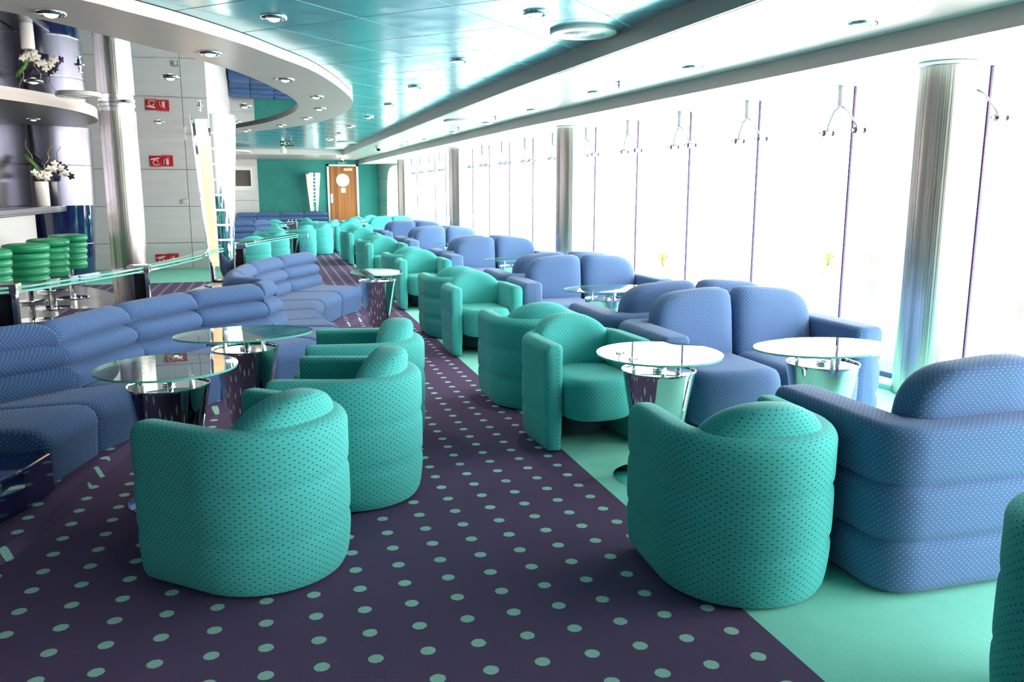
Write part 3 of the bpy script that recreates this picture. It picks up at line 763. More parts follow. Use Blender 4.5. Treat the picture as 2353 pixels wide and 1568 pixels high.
# ------------------------------------------------------------------ curved banquette
def banquette(name, Bp, Fp, label, z0=0.05, zt=.735, zs=.335):
    e = tag(empty(name, (Bp[0][0], Bp[0][1], 0)), label, 'banquette')
    ox, oy = Bp[0]
    back = []
    # (s from back line in metres, z); closed
    back += [(-.10, z0), (-.115, .30), (-.105, .58), (-.09, zt - .06), (-.055, zt - .014), (0.0, zt), (.050, zt - .014), (.084, zt - .05), (.092, zt - .085), (.080, zt - .118),
             (.046, zt - .134), (.095, zt - .155), (.130, zt - .19), (.134, zt - .225), (.112, zt - .258), (.074, zt - .270), (.130, zt - .290), (.168, zt - .33), (.172, zt - .37), (.15, zt - .42), (.12, z0)]
    nb = len(back)
    us_ = [0, .008, .03, .07, .12, .25, .4, .5, .6, .75, .88, .93, .97, .992, 1]
    def sc(u):
        d_ = min(u, 1 - u); q = min(1, d_ / .12); return .80 + .20 * math.sqrt(1 - (1 - q) ** 2)
    for i in range(len(Bp) - 1):
        b0, b1, f0, f1 = Vector(Bp[i]), Vector(Bp[i + 1]), Vector(Fp[i]), Vector(Fp[i + 1])
        W_ = (b1 - b0).length
        def loft(prof, nm, keepz0=True):
            cz = sum(p[1] for p in prof) / len(prof); cs = sum(p[0] for p in prof) / len(prof)
            vs = []; m = MB(); n_ = len(prof); cum = [0]
            for k in range(n_): a_, b_ = prof[k], prof[(k + 1) % n_]; cum.append(cum[-1] + math.hypot(a_[0]-b_[0], a_[1]-b_[1]))
            for u in us_:
                B_ = b0.lerp(b1, u); F_ = f0.lerp(f1, u); D = (F_ - B_); L = D.length; D /= L
                k_ = sc(u)
                for (s_, z) in prof:
                    ss = cs + (s_ - cs) * k_; zz = cz + (z - cz) * k_
                    if s_ > 5: ss = cs_front(L, s_, k_)
                    if z <= z0 + 1e-6: zz = z0
                    p = B_ + D * (ss if s_ < 5 else ss); vs.append((p.x - ox, p.y - oy, zz))
            fs = []; uvs = []
            for a_ in range(len(us_) - 1):
                for k in range(n_):
                    k2 = (k + 1) % n_; fs.append((a_ * n_ + k, a_ * n_ + k2, (a_ + 1) * n_ + k2, (a_ + 1) * n_ + k))
                    uvs.append([(us_[a_] * W_, cum[k]), (us_[a_] * W_, cum[k + 1]), (us_[a_ + 1] * W_, cum[k + 1]), (us_[a_ + 1] * W_, cum[k])])
            fs.append(tuple(range(n_))); uvs.append([tuple(p) for p in prof])
            fs.append(tuple((len(us_) - 1) * n_ + k for k in reversed(range(n_)))); uvs.append([tuple(p) for p in reversed(prof)])
            m.add(vs, fs, uvs); m.build(nm, M['blue_shaded'], e, smooth=True, angle=70)
        loft(back, 'back_section')
        # seat: distances measured from the front edge so the front follows the front line
        L0 = (((f0 - b0).length) + ((f1 - b1).length)) / 2
        seat = [(.13, z0), (.13, zs - .03), (.18, zs + .005), (.30, zs), (L0 - .13, zs + .004), (L0 - .06, zs - .008), (L0 - .018, zs - .045), (L0, zs - .10), (L0 - .008, .22), (L0 - .02, z0)]
        def loft2():
            prof = seat; vs = []; m = MB(); n_ = len(prof); cum = [0]
            for k in range(n_): a_, b_ = prof[k], prof[(k + 1) % n_]; cum.append(cum[-1] + math.hypot(a_[0]-b_[0], a_[1]-b_[1]))
            Wf = max((f1 - f0).length, W_ * .5)
            for u in us_:
                B_ = b0.lerp(b1, u); F_ = f0.lerp(f1, u); D = (F_ - B_); L = D.length; D /= L
                d_ = min(u, 1 - u); q = min(1, d_ / .10); pin = .022 * (1 - math.sqrt(1 - (1 - q) ** 2))
                for (s_, z) in prof:
                    ss = s_ * L / L0 - (pin if s_ > .5 * L0 else 0); zz = z - (pin if z > z0 + .01 else 0)
                    p = B_ + D * ss; vs.append((p.x - ox, p.y - oy, zz))
            fs = []; uvs = []
            for a_ in range(len(us_) - 1):
                for k in range(n_):
                    k2 = (k + 1) % n_; fs.append((a_ * n_ + k, a_ * n_ + k2, (a_ + 1) * n_ + k2, (a_ + 1) * n_ + k))
                    uvs.append([(us_[a_] * Wf, cum[k]), (us_[a_] * Wf, cum[k + 1]), (us_[a_ + 1] * Wf, cum[k + 1]), (us_[a_ + 1] * Wf, cum[k])])
            fs.append(tuple(range(n_))); uvs.append([tuple(p) for p in prof])
            fs.append(tuple((len(us_) - 1) * n_ + k for k in reversed(range(n_)))); uvs.append([tuple(p) for p in reversed(prof)])
            m.add(vs, fs, uvs); m.build('seat_section', M['blue_shaded'], e, smooth=True, angle=70)
        loft2()
    return e
BP = [(-2.35, 4.35), (-1.78, 4.72), (-1.26, 5.09), (-1.0, 5.81), (-.62, 6.43), (-.14, 6.86), (-.06, 7.16)]
FP = [(-1.07, 4.26), (-.938, 4.77), (-.66, 5.33), (-.36, 5.84), (-.02, 6.06), (.34, 6.36), (.58, 6.95)]
banquette('banquette', BP, FP, 'curved blue channel-back banquette in the left foreground behind two glass tables')
BP2 = [(-.12, 7.20), (-.33, 7.42), (-.36, 8.0), (-.25, 8.84), (.03, 9.65), (.44, 10.39)]
FP2 = [(.56, 7.02), (.47, 7.50), (.42, 8.15), (.50, 8.85), (.74, 9.50), (1.01, 9.95)]
banquette('banquette', BP2, FP2, 'second curved blue banquette ending at the aisle beside the railing end')
BP3 = [(-1.0, 20.6), (-.95, 19.6), (-.75, 18.8), (-.45, 18.1)]
BP3.reverse()
FP3 = [(-.1, 18.6), (-.3, 19.1), (-.4, 19.7), (-.45, 20.5)]
banquette('banquette', [(-.98, 19.75), (-.40, 20.0), (-.08, 20.45)], [(-.80, 19.1), (-.15, 19.3), (.50, 20.1)], 'blue tufted banquette end left in the far seating group', 0.0, .80, .40)
banquette('banquette', [(-1.0, 26.9), (-.45, 27.1), (.25, 27.2), (.98, 27.2), (1.72, 27.1)], [(-1.0, 26.2), (-.4, 26.4), (.25, 26.5), (.95, 26.5), (1.7, 26.4)], 'long blue banquette along the teal far wall', 0.0, .81, .38)
# carpeted step under the banquettes
ridge = smooth_curve([(-1.22, 3.1), (-1.09, 3.48), (-1.0, 3.78), (-.955, 4.03), (-.93, 4.33), (-.895, 4.56), (-.83, 4.88), (-.74, 5.17), (-.56, 5.46), (-.25, 5.74), (.20, 5.90), (.55, 6.30), (.74, 6.90), (.66, 7.5), (.60, 8.1), (.68, 8.75), (.92, 9.35), (1.20, 9.90), (.62, 10.6)], 5)
inner = [(x - .024, y + .012) for x, y in ridge]
back_ = [(.3, 11.0), (-2.4, 11.0), (-2.4, 3.0)]
m = MB(); n = len(ridge)
vs = [(x, y, 0.0) for x, y in ridge] + [(x, y, .049) for x, y in inner] + [(x, y, .049) for x, y in back_]
m.add(vs, [(i, i + 1, n + i + 1, n + i) for i in range(n - 1)] + [tuple(range(n, 2 * n + 3))])
struct(m.build('trim_8', M['carpet']), 'low carpeted step under the curved banquette')
# navy lacquered plinth
m = MB(); m.prism([(-1.048, 4.205), (-1.11, 3.96), (-1.18, 3.80), (-1.4, 3.55), (-1.75, 3.5), (-1.85, 3.75), (-1.6, 4.1), (-1.27, 4.205)], 0.05, .235)
tag(m.build('low_plinth', M['navy'], bevel=.012), 'navy lacquered low plinth at the left edge beside the banquette', 'plinth')

# ------------------------------------------------------------------ parapet ledge, railing, torchiere
rail = smooth_curve([(-3.4, 4.3), (-2.6, 4.9), (-2.0, 5.25), (-1.54, 5.50), (-1.36, 5.79), (-0.967, 6.708), (-0.69, 7.72), (-0.62, 8.35), (-0.33, 9.39), (-.02, 10.4), (.33, 11.35)], 5)
m = MB(); sweep(m, rail, [(-.10, 0), (-.10, .50), (.10, .50), (.10, 0)], True)
struct(m.build('wall_parapet', M['black'], smooth=False), 'low black parapet behind the banquettes')
m = MB(); sweep(m, rail, [(-.13, .501), (-.13, .535), (.12, .535), (.12, .501)], True)
struct(m.build('trim_9', M['marble'], smooth=False), 'white marble ledge on the parapet')
e = tag(empty('glass_railing', (-1.54, 5.44, .535)), 'glass and chrome railing behind the curved banquettes', 'railing')
def loc(pts): return [(x + 1.54, y - 5.44) for x, y in pts]
rs = rail[10:]; i_lamp = min(range(len(rs)), key=lambda i: abs(rs[i][1] - 8.5))
for seg in ([p for p in rs if p[1] < 8.78], [p for p in rs if p[1] > 9.2]):
    for zz in (.325, .350):
        m = MB(); sweep(m, loc(seg), [(-.055, zz), (-.055, zz + .012), (.055, zz + .012), (.055, zz)], True)
        m.build('glass_rail', None, e, mats=[M['tglass'], M['gedge']], midx=lambda p: 1 if abs(p.normal.z) < .5 else 0, smooth=False)
def post(x, y, lean=0.0):
    px_, py_ = x + 1.54, y - 5.44
    an = math.atan2(0.93, .36)
    m = MB()
    for s_ in (-1, 1):
        m.add([(px_ + s_ * .05 - .012, py_ - .03, 0), (px_ + s_ * .05 + .012, py_ - .03, 0), (px_ + s_ * .05 + .012, py_ + .03, 0), (px_ + s_ * .05 - .012, py_ + .03, 0),
               (px_ + lean + s_ * .05 - .012, py_ - .03, .33), (px_ + lean + s_ * .05 + .012, py_ - .03, .33), (px_ + lean + s_ * .05 + .012, py_ + .03, .33), (px_ + lean + s_ * .05 - .012, py_ + .03, .33)],
              [(0, 3, 2, 1), (4, 5, 6, 7), (0, 1, 5, 4), (1, 2, 6, 5), (2, 3, 7, 6), (3, 0, 4, 7)])
    p = m.build('railing_post', M['chrome'], e)
    m = MB(); m.box(px_ - .04, py_ - .006, .0, px_ + .04, py_ + .006, .31); m.build('dark_infill', M['black'], p)
    m = MB(); m.box(px_ + lean - .075, py_ - .06, .315, px_ + lean + .075, py_ + .06, .375); m.build('rail_clamp', M['chrome'], p, bevel=.004)
for (x, y, l) in ((-1.54, 5.52, 0), (-.967, 6.71, 0), (-.345, 9.36, 0), (.30, 11.25, .08)): post(x, y, l)
for (x, y) in ((-1.30, 5.95), (-1.15, 6.28), (-.82, 7.1), (-.70, 7.42), (-.62, 8.45), (-.26, 9.6)):
    m = MB(); m.lathe([(0, .022), (.03, .022), (.038, .012), (.038, 0), (0, 0)], 20, c=(x + 1.54, y - 5.44)); m.build('ledge_fitting', M['chrome'], e, smooth=True, angle=40)

def torchiere(loc_, rz, h, rb, rt, label, dz=0.0):
    e = tag(empty('torchiere_lamp', loc_, rz), label, 'lamp', 'flared chrome torchiere lamps')
    # local: +Y is the back, the wrapped shell faces -Y
    def arcshell(mb, a0, a1, r0, r1, z0, z1, seg=20, th=.006):
        vs = []
        for (r, z) in ((r0, z0), (r1, z1)):
            for k in range(seg + 1):
                a = a0 + (a1 - a0) * k / seg; vs.append((r * math.cos(a), r * math.sin(a) * .8, z))
        for (r, z) in ((r0 - th, z0), (r1 - th, z1)):
            for k in range(seg + 1):
                a = a0 + (a1 - a0) * k / seg; vs.append((r * math.cos(a), r * math.sin(a) * .8, z))
        s1 = seg + 1; fs = []
        for k in range(seg):
            fs += [(k, k + 1, s1 + k + 1, s1 + k), (2 * s1 + k, 3 * s1 + k, 3 * s1 + k + 1, 2 * s1 + k + 1), (k, 2 * s1 + k, 2 * s1 + k + 1, k + 1), (s1 + k, s1 + k + 1, 3 * s1 + k + 1, 3 * s1 + k)]
        fs += [(0, s1, 3 * s1, 2 * s1), (seg, 2 * s1 + seg, 3 * s1 + seg, s1 + seg)]
        mb.add(vs, fs)
    def rr(z): return rb + (rt - rb) * (z / h) ** 1.0
    A0, A1 = math.radians(-104), math.radians(20)
    m = MB()
    zs_ = [0.0, .22 * h]
    slots = [.26, .35, .44, .53, .62, .71, .80, .89]
    prev = 0.0
    for s_ in slots:
        arcshell(m, A0, A1, rr(prev * h), rr((s_ - .005) * h), prev * h, (s_ - .005) * h); prev = s_ + .005
    arcshell(m, A0, A1, rr(prev * h), rr(h), prev * h, h)
    m.build('chrome_shell', M['chrome'], e, smooth=True, angle=40)
    for s_ in slots:
        m = MB(); arcshell(m, A0 + .05, A1 - .05, rr((s_ - .007) * h) - .010, rr((s_ + .007) * h) - .010, (s_ - .007) * h, (s_ + .007) * h)
        m.build('light_slit', M['lit'], e, smooth=True, angle=40)
    # second fin on the left and the glowing panel between
    m = MB(); arcshell(m, math.radians(168), math.radians(196), rr(0), rr(h), 0, h * 1.0, 10); arcshell(m, math.radians(120), math.radians(168), rr(0), rr(h), 0, h * .97, 10); m.build('side_fin', M['chrome'], e, smooth=True, angle=40)
    m = MB(); arcshell(m, math.radians(199), math.radians(248), rr(.1 * h) * .84, rr(h) * .84, .1 * h, h * .97, 10)
    m.build('glowing_panel', M['warm'], e)
    m = MB(); m.lathe([(0, -.004 + .004), (rb * 1.02, 0), (rb * 1.02, .02), (0, .02)], 32, sy=.8); m.build('lamp_base', M['black'], e, smooth=True, angle=40)
    return e
torchiere((-.51, 8.98, .536), .18, 1.66, .112, .222, 'tall flared chrome lamp with glowing slits on the parapet between the banquettes')
torchiere((1.33, 27.2, .82), -.45, 1.20, .12, .235, 'flared chrome slatted wall lamp left of the wooden door')

# ------------------------------------------------------------------ bar area
m = MB(); m.box(-3.66, 9.4, 1.25, -3.5, 14.35, 2.438); struct(m.build('wall_bar', M['barsteel']), 'polished steel back panel of the bar')
m = MB(); m.box(-3.60, 9.4, 0, -3.48, 14.35, 1.14); struct(m.build('wall_bar_lower', M['white']), 'white lower bar panel')
m = MB(); m.box(-3.6, 9.4, 1.14, -3.05, 14.42, 1.235); tag(m.build('bar_shelf', M['barsteel'], bevel=.01), 'polished steel bar shelf carrying two vases', 'shelf')
e = tag(empty('drum_column', (-3.32, 15.05, 0)), 'large tapered navy and steel drum column behind the bar stools', 'column')
m = MB(); m.lathe([(.47, 0), (.56, 1.235)], 64); m.build('navy_drum', M['navy'], e, smooth=True)
m = MB(); m.lathe([(.565, 1.237), (.60, 2.438)], 64); m.build('steel_drum', M['drumsteel'], e, smooth=True)
for z_, r_ in ((.62, .517), (1.236, .566), (1.84, .584)):
    m = MB(); m.lathe([(r_, z_ - .006), (r_ + .006, z_), (r_, z_ + .006)], 64); m.build('chrome_band', M['chrome'], e, smooth=True)
def vase(x, y, mat, lab):
    e = tag(empty('vase', (x, y, 1.236)), lab, 'vase')
    m = MB(); m.lathe([(0, 0), (.085, 0), (.09, .01), (.09, .355), (.083, .355), (.08, .02), (0, .02)], 32); m.build('vase_body', mat, e, smooth=True, angle=40)
vase(-3.20, 13.72, M['ceramicw'], 'white cylindrical vase on the bar shelf')
vase(-3.16, 14.06, M['ceramicb'], 'black cylindrical vase on the bar shelf beside the white one')
def orchid(x, y, pet, leaf, sx, lab, nfl, seed):
    rnd = random.Random(seed)
    e = tag(empty('artificial_orchid', (x, y, 1.27)), lab, 'flower')
    # stem arching to the right
    pts = []
    for i in range(9):
        t = i / 8; pts.append((0.03 + .30 * t * sx, .02 * t, .34 + .26 * math.sin(min(1, t * 1.1) * PI * .75) - .10 * t))
    m = MB(); m.tube(pts, .006, 6); m.build('stem', leaf, e, smooth=True)
    for k in range(nfl):
        if k < 6: p = Vector(pts[3 + k * 5 // 5 if 3 + k < 9 else 8]) + Vector((rnd.uniform(-.03, .03), rnd.uniform(-.04, .0), rnd.uniform(-.04, .04)))
        else: p = Vector((rnd.uniform(-.14, .12), rnd.uniform(-.08, .02), rnd.uniform(.36, .46)))
        m = MB(); a0 = rnd.uniform(0, PI)
        for q in range(5):
            a = a0 + 2 * PI * q / 5; c = (p.x + .028 * math.cos(a), p.y - .01 * (q % 2), p.z + .028 * math.sin(a))
            vs = [c]; nn = 8
            for j in range(nn):
                b_ = 2 * PI * j / nn; rr_ = .028 * math.cos(b_); tt = .019 * math.sin(b_)
                vs.append((c[0] + rr_ * math.cos(a) - tt * math.sin(a), c[1] + .010 * math.cos(b_), c[2] + rr_ * math.sin(a) + tt * math.cos(a)))
            m.add(vs, [(0, 1 + j, 1 + (j + 1) % nn) for j in range(nn)])
            m.add([(v[0], v[1] + .004, v[2]) for v in vs], [(0, 1 + (j + 1) % nn, 1 + j) for j in range(nn)])
        m.build('blossom', pet, e, smooth=True, fix=False)
    for (lx, lz, ln, an) in ((-.05, .50, .24, 2.05), (-.01, .34, .26, 1.75)):
        m = MB(); vs = []; nn = 10
        for i in range(nn + 1):
            t = i / nn; w_ = .10 * math.sin(PI * min(1, t * .92 + .04)) ** .7 * ln / .3
            cx_ = lx + ln * t * math.cos(an) * (1 + .3 * t); cz_ = lz + ln * t * math.sin(an)
            vs += [(cx_ - w_ * .5 * math.sin(an), -.02 * math.sin(PI * t), cz_ + w_ * .5 * math.cos(an)), (cx_, -.045 * math.sin(PI * t), cz_), (cx_ + w_ * .5 * math.sin(an), -.02 * math.sin(PI * t), cz_ - w_ * .5 * math.cos(an))]
        fs = []
        for i in range(nn): fs += [(i * 3, i * 3 + 1, i * 3 + 4, i * 3 + 3), (i * 3 + 1, i * 3 + 2, i * 3 + 5, i * 3 + 4)]
        m.add(vs, fs); o = m.build('leaf', leaf, e, smooth=True); md = o.modifiers.new('t', 'SOLIDIFY'); md.thickness = .004
    for (tx, hh) in ((-.10, .92), (.10, .84)):
        pts = [(tx * .3 + tx * t * 1.4 + .018 * math.sin(t * 14), 0, .4 + (hh - .4) * t) for t in [i / 14 for i in range(15)]]
        m = MB(); m.tube(pts, .006, 6, r1=.003); m.build('twig', M['twig'] if pet == M['petal'] else M['petalb'], e, smooth=True)
orchid(-3.20, 13.72, M['petal'], M['leaf'], 1.0, 'white artificial orchid with a broad green leaf in the white vase', 13, 3)
orchid(-3.16, 14.06, M['petalb'], M['petalb'], .9, 'black artificial orchid in the black vase', 11, 8)
def make_stool():
    e = tag(empty('bar_stool'), None, 'stool')
    pr = [(0, .40), (.185, .40), (.205, .415)]
    zb = [.42, .505, .59, .675, .76]
    for i in range(4):
        a, b = zb[i], zb[i + 1]; R0 = .205 + .006 * i
        for k in range(1, 8): t = k / 7; pr.append((R0 - .014 + .020 * math.sin(PI * t) ** .6, a + (b - a) * t))
    pr += [(.195, .76)]
    m = MB(); m.lathe(pr, 40); m.build('ribbed_seat_drum', M['green'], e, smooth=True)
    m = MB(); m.lathe([(.19, .763), (.225, .772), (.236, .795), (.236, .82), (.222, .846), (.18, .857), (.1, .86), (0, .861)], 40); m.build('seat_pad', M['green'], e, smooth=True)
    m = MB(); m.lathe([(.035, .02), (.035, .40)], 20); m.build('pole', M['chrome'], e, smooth=True)
    m = MB(); m.lathe([(.04, .185), (.165, .185), (.17, .19), (.17, .222), (.165, .226), (.04, .226)], 40); m.build('footrest_disc', M['chrome'], e, smooth=True, angle=40)
    m = MB(); m.lathe([(0, .02), (.2, .014), (.215, 0), (0, 0)], 32); m.build('foot_plate', M['chrome'], e, smooth=True, angle=40)
    return e
st = make_stool()
for x, y, lab in ((-2.72, 9.25, 'green ribbed bar stool cut off by the left picture edge'), (-2.60, 10.2, 'green ribbed bar stool, second from the left and widest in view'),
                  (-2.62, 11.25, 'green ribbed bar stool, third from the left'), (-2.62, 12.3, 'green ribbed bar stool nearest the navy drum column')):
    place(st, x, y, .03, 0, lab, 'green bar stools')
m = MB(); m.prism([(-2.0 + 0 * t, 0) for t in range(0)] or [(-4.2 + 2.35 * math.cos(a), 10.6 + 4.0 * math.sin(a)) for a in [-PI/2 + PI * i / 40 for i in range(41)]], .0, .03)
struct(m.build('floor', simple('grey_bar_flooring', (0.22, 0.21, 0.21), .25)), 'grey curved bar floor under the stools')

# ------------------------------------------------------------------ signs and wall fittings
def text_mesh(txt, size, mat, parent, loc_, rot):
    c = bpy.data.curves.new('lettering', 'FONT'); c.body = txt; c.size = size; c.extrude = .001; c.align_x = 'CENTER'; c.align_y = 'CENTER'
    t = bpy.data.objects.new('tmp', c); COL.objects.link(t)
    dg = bpy.context.evaluated_depsgraph_get(); me = bpy.data.meshes.new_from_object(t.evaluated_get(dg))
    bpy.data.objects.remove(t); o = bpy.data.objects.new('lettering', me); COL.objects.link(o)
    me.materials.clear(); me.materials.append(mat); o.parent = parent; o.location = loc_; o.rotation_euler = rot; return o
def fire_sign(x, z, lab):
    e = tag(empty('fire_sign', (x, 16.995, z)), lab, 'sign', 'red fire signs')
    m = MB(); m.box(-.20, -.008, -.105, -.005, 0, .105); m.box(.005, -.008, -.09, .205, 0, .12); m.build('red_plate', M['red'], e)
    m = MB(); m.box(-.20, -.010, .108, .205, -.008, .112); m.box(-.20, -.010, -.092, -.005, -.009, -.086); m.build('white_edge', M['signwhite'], e)
    m = MB(); pts = [(-.10 + .045 * math.cos(a), -.011, -.02 + .045 * math.sin(a)) for a in [.2 + 5.0 * i / 20 for i in range(21)]] + [(-.03, -.011, -.045)]
    m.tube(pts, .008, 6); m.add([(-.18, -.011, .02), (-.03, -.011, .05), (-.04, -.011, .075), (-.18, -.011, .045)], [(0, 1, 2, 3)]); m.build('hose_symbol', M['signwhite'], e)
    m = MB(); m.prism([(0, 0)] * 0 or [(.085, -.011), (.13, -.011), (.13, -.010), (.085, -.010)], -.06, .04)
    m.tube([(.107, -.011, .04), (.107, -.011, .065), (.14, -.011, .06)], .008, 6); m.tube([(.085, -.011, .055), (.05, -.011, .03), (.04, -.011, -.06)], .005, 6); m.build('extinguisher_symbol', M['signwhite'], e)
fire_sign(-1.92, 2.0, 'red fire equipment sign high on the grey panelled wall')
fire_sign(-1.94, .17, 'red fire equipment sign low on the grey wall above the carpet')
m = MB(); m.box(-1.62, 16.975, 1.22, -1.50, 17.0, 1.30); o = tag(m.build('wall_socket', M['chrome2'], bevel=.003), 'small steel wall plate beside a panel joint', 'switch')
m = MB(); m.box(-1.575, 16.97, 1.235, -1.53, 16.975, 1.285); m.build('rocker_switch', M['white'], o)
e = tag(empty('exit_sign', (.40, 18.7, ZT - .01)), 'hanging green exit sign under the teal ceiling', 'sign')
m = MB(); m.box(-.14, -.012, -.15, .14, .012, -.04); m.build('sign_plate', M['signgreen'], e)
m = MB(); m.tube([(-.1, 0, -.04), (-.1, 0, .005)], .004, 6); m.tube([(.1, 0, -.04), (.1, 0, .005)], .004, 6); m.build('hanger', M['chrome2'], e)
text_mesh('EXIT', .095, M['signwhite'], e, (.055, -.0135, -.095), (PI/2, 0, 0))
m = MB(); y_ = -.014
m.add([(-.13, y_, -.095), (-.10, y_, -.07), (-.10, y_, -.085), (-.065, y_, -.085), (-.065, y_, -.105), (-.10, y_, -.105), (-.10, y_, -.12)], [(0, 6, 5, 4, 3, 2, 1)])
m.build('arrow', M['signwhite'], e)
m = MB(); m.add([(-.055, y_, -.13), (-.035, y_, -.13), (-.035, y_, -.06), (-.055, y_, -.06)], [(0, 1, 2, 3)]); m.build('doorway_symbol', M['signwhite'], e)
e = tag(empty('exit_sign', (2.27, YW - .03, 2.345)), 'small teal emergency exit sign above the wooden door', 'sign')
m = MB(); m.box(-.14, -.012, -.045, .14, .012, .055); m.build('sign_plate', M['signteal'], e)
text_mesh('EMERGENCY', .04, M['signwhite'], e, (0, -.0135, .025), (PI/2, 0, 0)); text_mesh('EXIT', .04, M['signwhite'], e, (0, -.0135, -.02), (PI/2, 0, 0))
# framed screen on the silver wall
e = tag(empty('wall_screen', (-.78, YW - .01, 1.86)), 'dark framed screen recessed in the silver wall', 'screen')
m = MB()
for (x0, z0, x1, z1) in ((-.36, -.37, .36, -.31), (-.36, .30, .36, .36), (-.36, -.31, -.30, .30), (.30, -.31, .36, .30)): m.box(x0, -.04, z0, x1, 0, z1)
m.build('outer_frame', M['chrome2'], e)
m = MB()
for (x0, z0, x1, z1) in ((-.29, -.30, .29, -.25), (-.29, .24, .29, .29), (-.29, -.25, -.23, .24), (.23, -.25, .29, .24)): m.box(x0, -.06, z0, x1, -.005, z1)
m.build('inner_frame', M['ceramicw'], e)
m = MB(); m.box(-.23, -.02, -.25, .23, -.008, .24); m.build('screen_panel', simple('dim_brown_screen', (.07, .06, .045), .12), e)

# ------------------------------------------------------------------ ceiling fittings
def make_downlight():
    e = tag(empty('downlight'), None, 'downlight')
    m = MB(); m.lathe([(.085, 0), (.083, -.012), (.068, -.018), (.052, -.014), (.046, -.004), (.046, 0)], 32); m.build('trim_ring', M['chrome'], e, smooth=True)
    m = MB(); m.lathe([(.045, -.003), (.034, -.022), (.012, -.030), (0, -.031)], 24); m.build('bulb', M['bulb'], e, smooth=True)
    l = bpy.data.lights.new('bulb_light', 'SPOT'); l.energy = 22; l.color = (1.0, .86, .74); l.spot_size = math.radians(140); l.spot_blend = 1.0; l.shadow_soft_size = .04
    lo = bpy.data.objects.new('bulb_light', l); COL.objects.link(lo); lo.parent = e; lo.location = (0, 0, -.04)
    return e
dl = make_downlight()
GD = 'recessed chrome downlights'
lights = [(-1.18, 5.65, ZR, 'in the curved grey band, nearest the left picture corner'), (-.38, 6.9, ZR, 'in the curved grey band, second'), (.19, 8.28, ZR, 'in the curved grey band, third'),
          (.54, 9.66, ZR, 'in the curved grey band, fourth'), (.65, 11.0, ZR, 'in the curved grey band at its rounded tip'), (.55, 12.45, ZR, 'in the curved grey band just past the tip'), (.22, 13.9, ZR, 'in the returning arm of the grey band'), (-.34, 15.2, ZR, 'in the grey band where it meets the wall'),
          (-2.17, 9.39, ZM, 'in the mirror ceiling above the bar stools'), (-.85, 8.72, ZM, 'in the mirror ceiling over the fire sign reflection'), (-.25, 11.33, ZM, 'in the mirror ceiling near the tip of the band'), (-1.6, 14.24, ZM, 'in the mirror ceiling before the panelled wall'), (-1.63, 11.2, ZM, 'in the mirror ceiling beside the column head'), (-.46, 13.91, ZM, 'in the mirror ceiling far end'),
          (.08, 5.84, ZT, 'in the teal ceiling, left of centre near the top edge'), (1.67, 5.24, ZT, 'in the teal ceiling at the top centre'), (1.62, 7.25, ZT, 'in the teal ceiling, second of the long row'), (1.56, 9.16, ZT, 'in the teal ceiling, third of the long row'), (1.55, 11.09, ZT, 'in the teal ceiling, fourth of the long row'), (1.49, 13.03, ZT, 'in the teal ceiling, fifth of the long row'), (1.39, 14.9, ZT, 'in the teal ceiling, sixth of the long row'), (1.36, 16.8, ZT, 'in the teal ceiling, seventh of the long row'), (1.3, 18.8, ZT, 'in the teal ceiling, last of the long row'),
          (3.42, 4.37, ZW, 'in the white ceiling strip, nearest the windows'), (3.3, 6.23, ZW, 'in the white ceiling strip, second'), (3.18, 8.01, ZW, 'in the white ceiling strip, third'), (3.13, 9.92, ZW, 'in the white ceiling strip, fourth'), (3.08, 11.94, ZW, 'in the white ceiling strip, fifth'), (3.0, 13.9, ZW, 'in the white ceiling strip, sixth'), (2.9, 16.0, ZW, 'in the white ceiling strip, seventh'), (2.8, 18.2, ZW, 'in the white ceiling strip, eighth'),
          (-3.35, 12.2, 2.44, 'under the dark bar canopy, left one'), (-3.1, 13.2, 2.44, 'under the dark bar canopy, right one'),
          (-1.0, 21.8, ZR - .05, 'under the small round soffit far away')]
for x, y, z, lab in lights: place(dl, x, y, z, 0, 'chrome downlight ' + lab, GD)
def make_vent():
    e = tag(empty('ceiling_vent'), None, 'vent')
    m = MB(); m.lathe([(.235, 0), (.235, -.018), (.225, -.026), (.15, -.026), (.145, -.018), (.14, -.018)], 48); m.build('outer_ring', M['white'], e, smooth=True, angle=35)
    m = MB(); m.lathe([(.14, -.016), (.132, -.026), (.122, -.018), (.114, -.026), (.104, -.018), (.096, -.026), (.086, -.018), (.078, -.026), (.06, -.018), (.05, -.026), (0, -.026)], 48); m.build('louvre', M['white'], e, smooth=True, angle=35)
    return e
vt = make_vent()
for x, y, z, lab in ((2.17, 5.72, ZT, 'round white ceiling vent in the teal ceiling'), (2.62, 11.7, ZW, 'round white vent in the white ceiling strip'), (-2.0, 10.55, ZM, 'round grey vent in the mirror ceiling by the bar canopy'), (1.75, 19.6, ZT, 'round vent far down the teal ceiling'), (1.6, 22.2, ZT, 'round vent at the far end of the teal ceiling')):
    place(vt, x, y, z, 0, lab, 'round ceiling vents')
def make_sprinkler():
    e = tag(empty('sprinkler'), None, 'sprinkler')
    m = MB(); m.lathe([(.042, 0), (.040, -.006), (.018, -.010), (.016, -.03), (.010, -.05), (.010, -.06), (.022, -.062), (.022, -.066), (0, -.066)], 20); m.build('sprinkler_head', M['chrome'], e, smooth=True, angle=40)
    return e
sk = make_sprinkler()
for x, y, z, lab in ((-1.51, 8.1, ZM, 'in the mirror ceiling, left'), (-.8, 11.49, ZM, 'in the mirror ceiling, right'), (3.1, 7.23, ZW, 'in the white ceiling strip, nearest'), (2.94, 10.97, ZW, 'in the white ceiling strip, second'), (2.88, 12.96, ZW, 'in the white ceiling strip, third'), (2.7, 16.9, ZW, 'in the white ceiling strip, fourth')):
    place(sk, x, y, z, 0, 'chrome sprinkler head ' + lab, 'sprinkler heads')
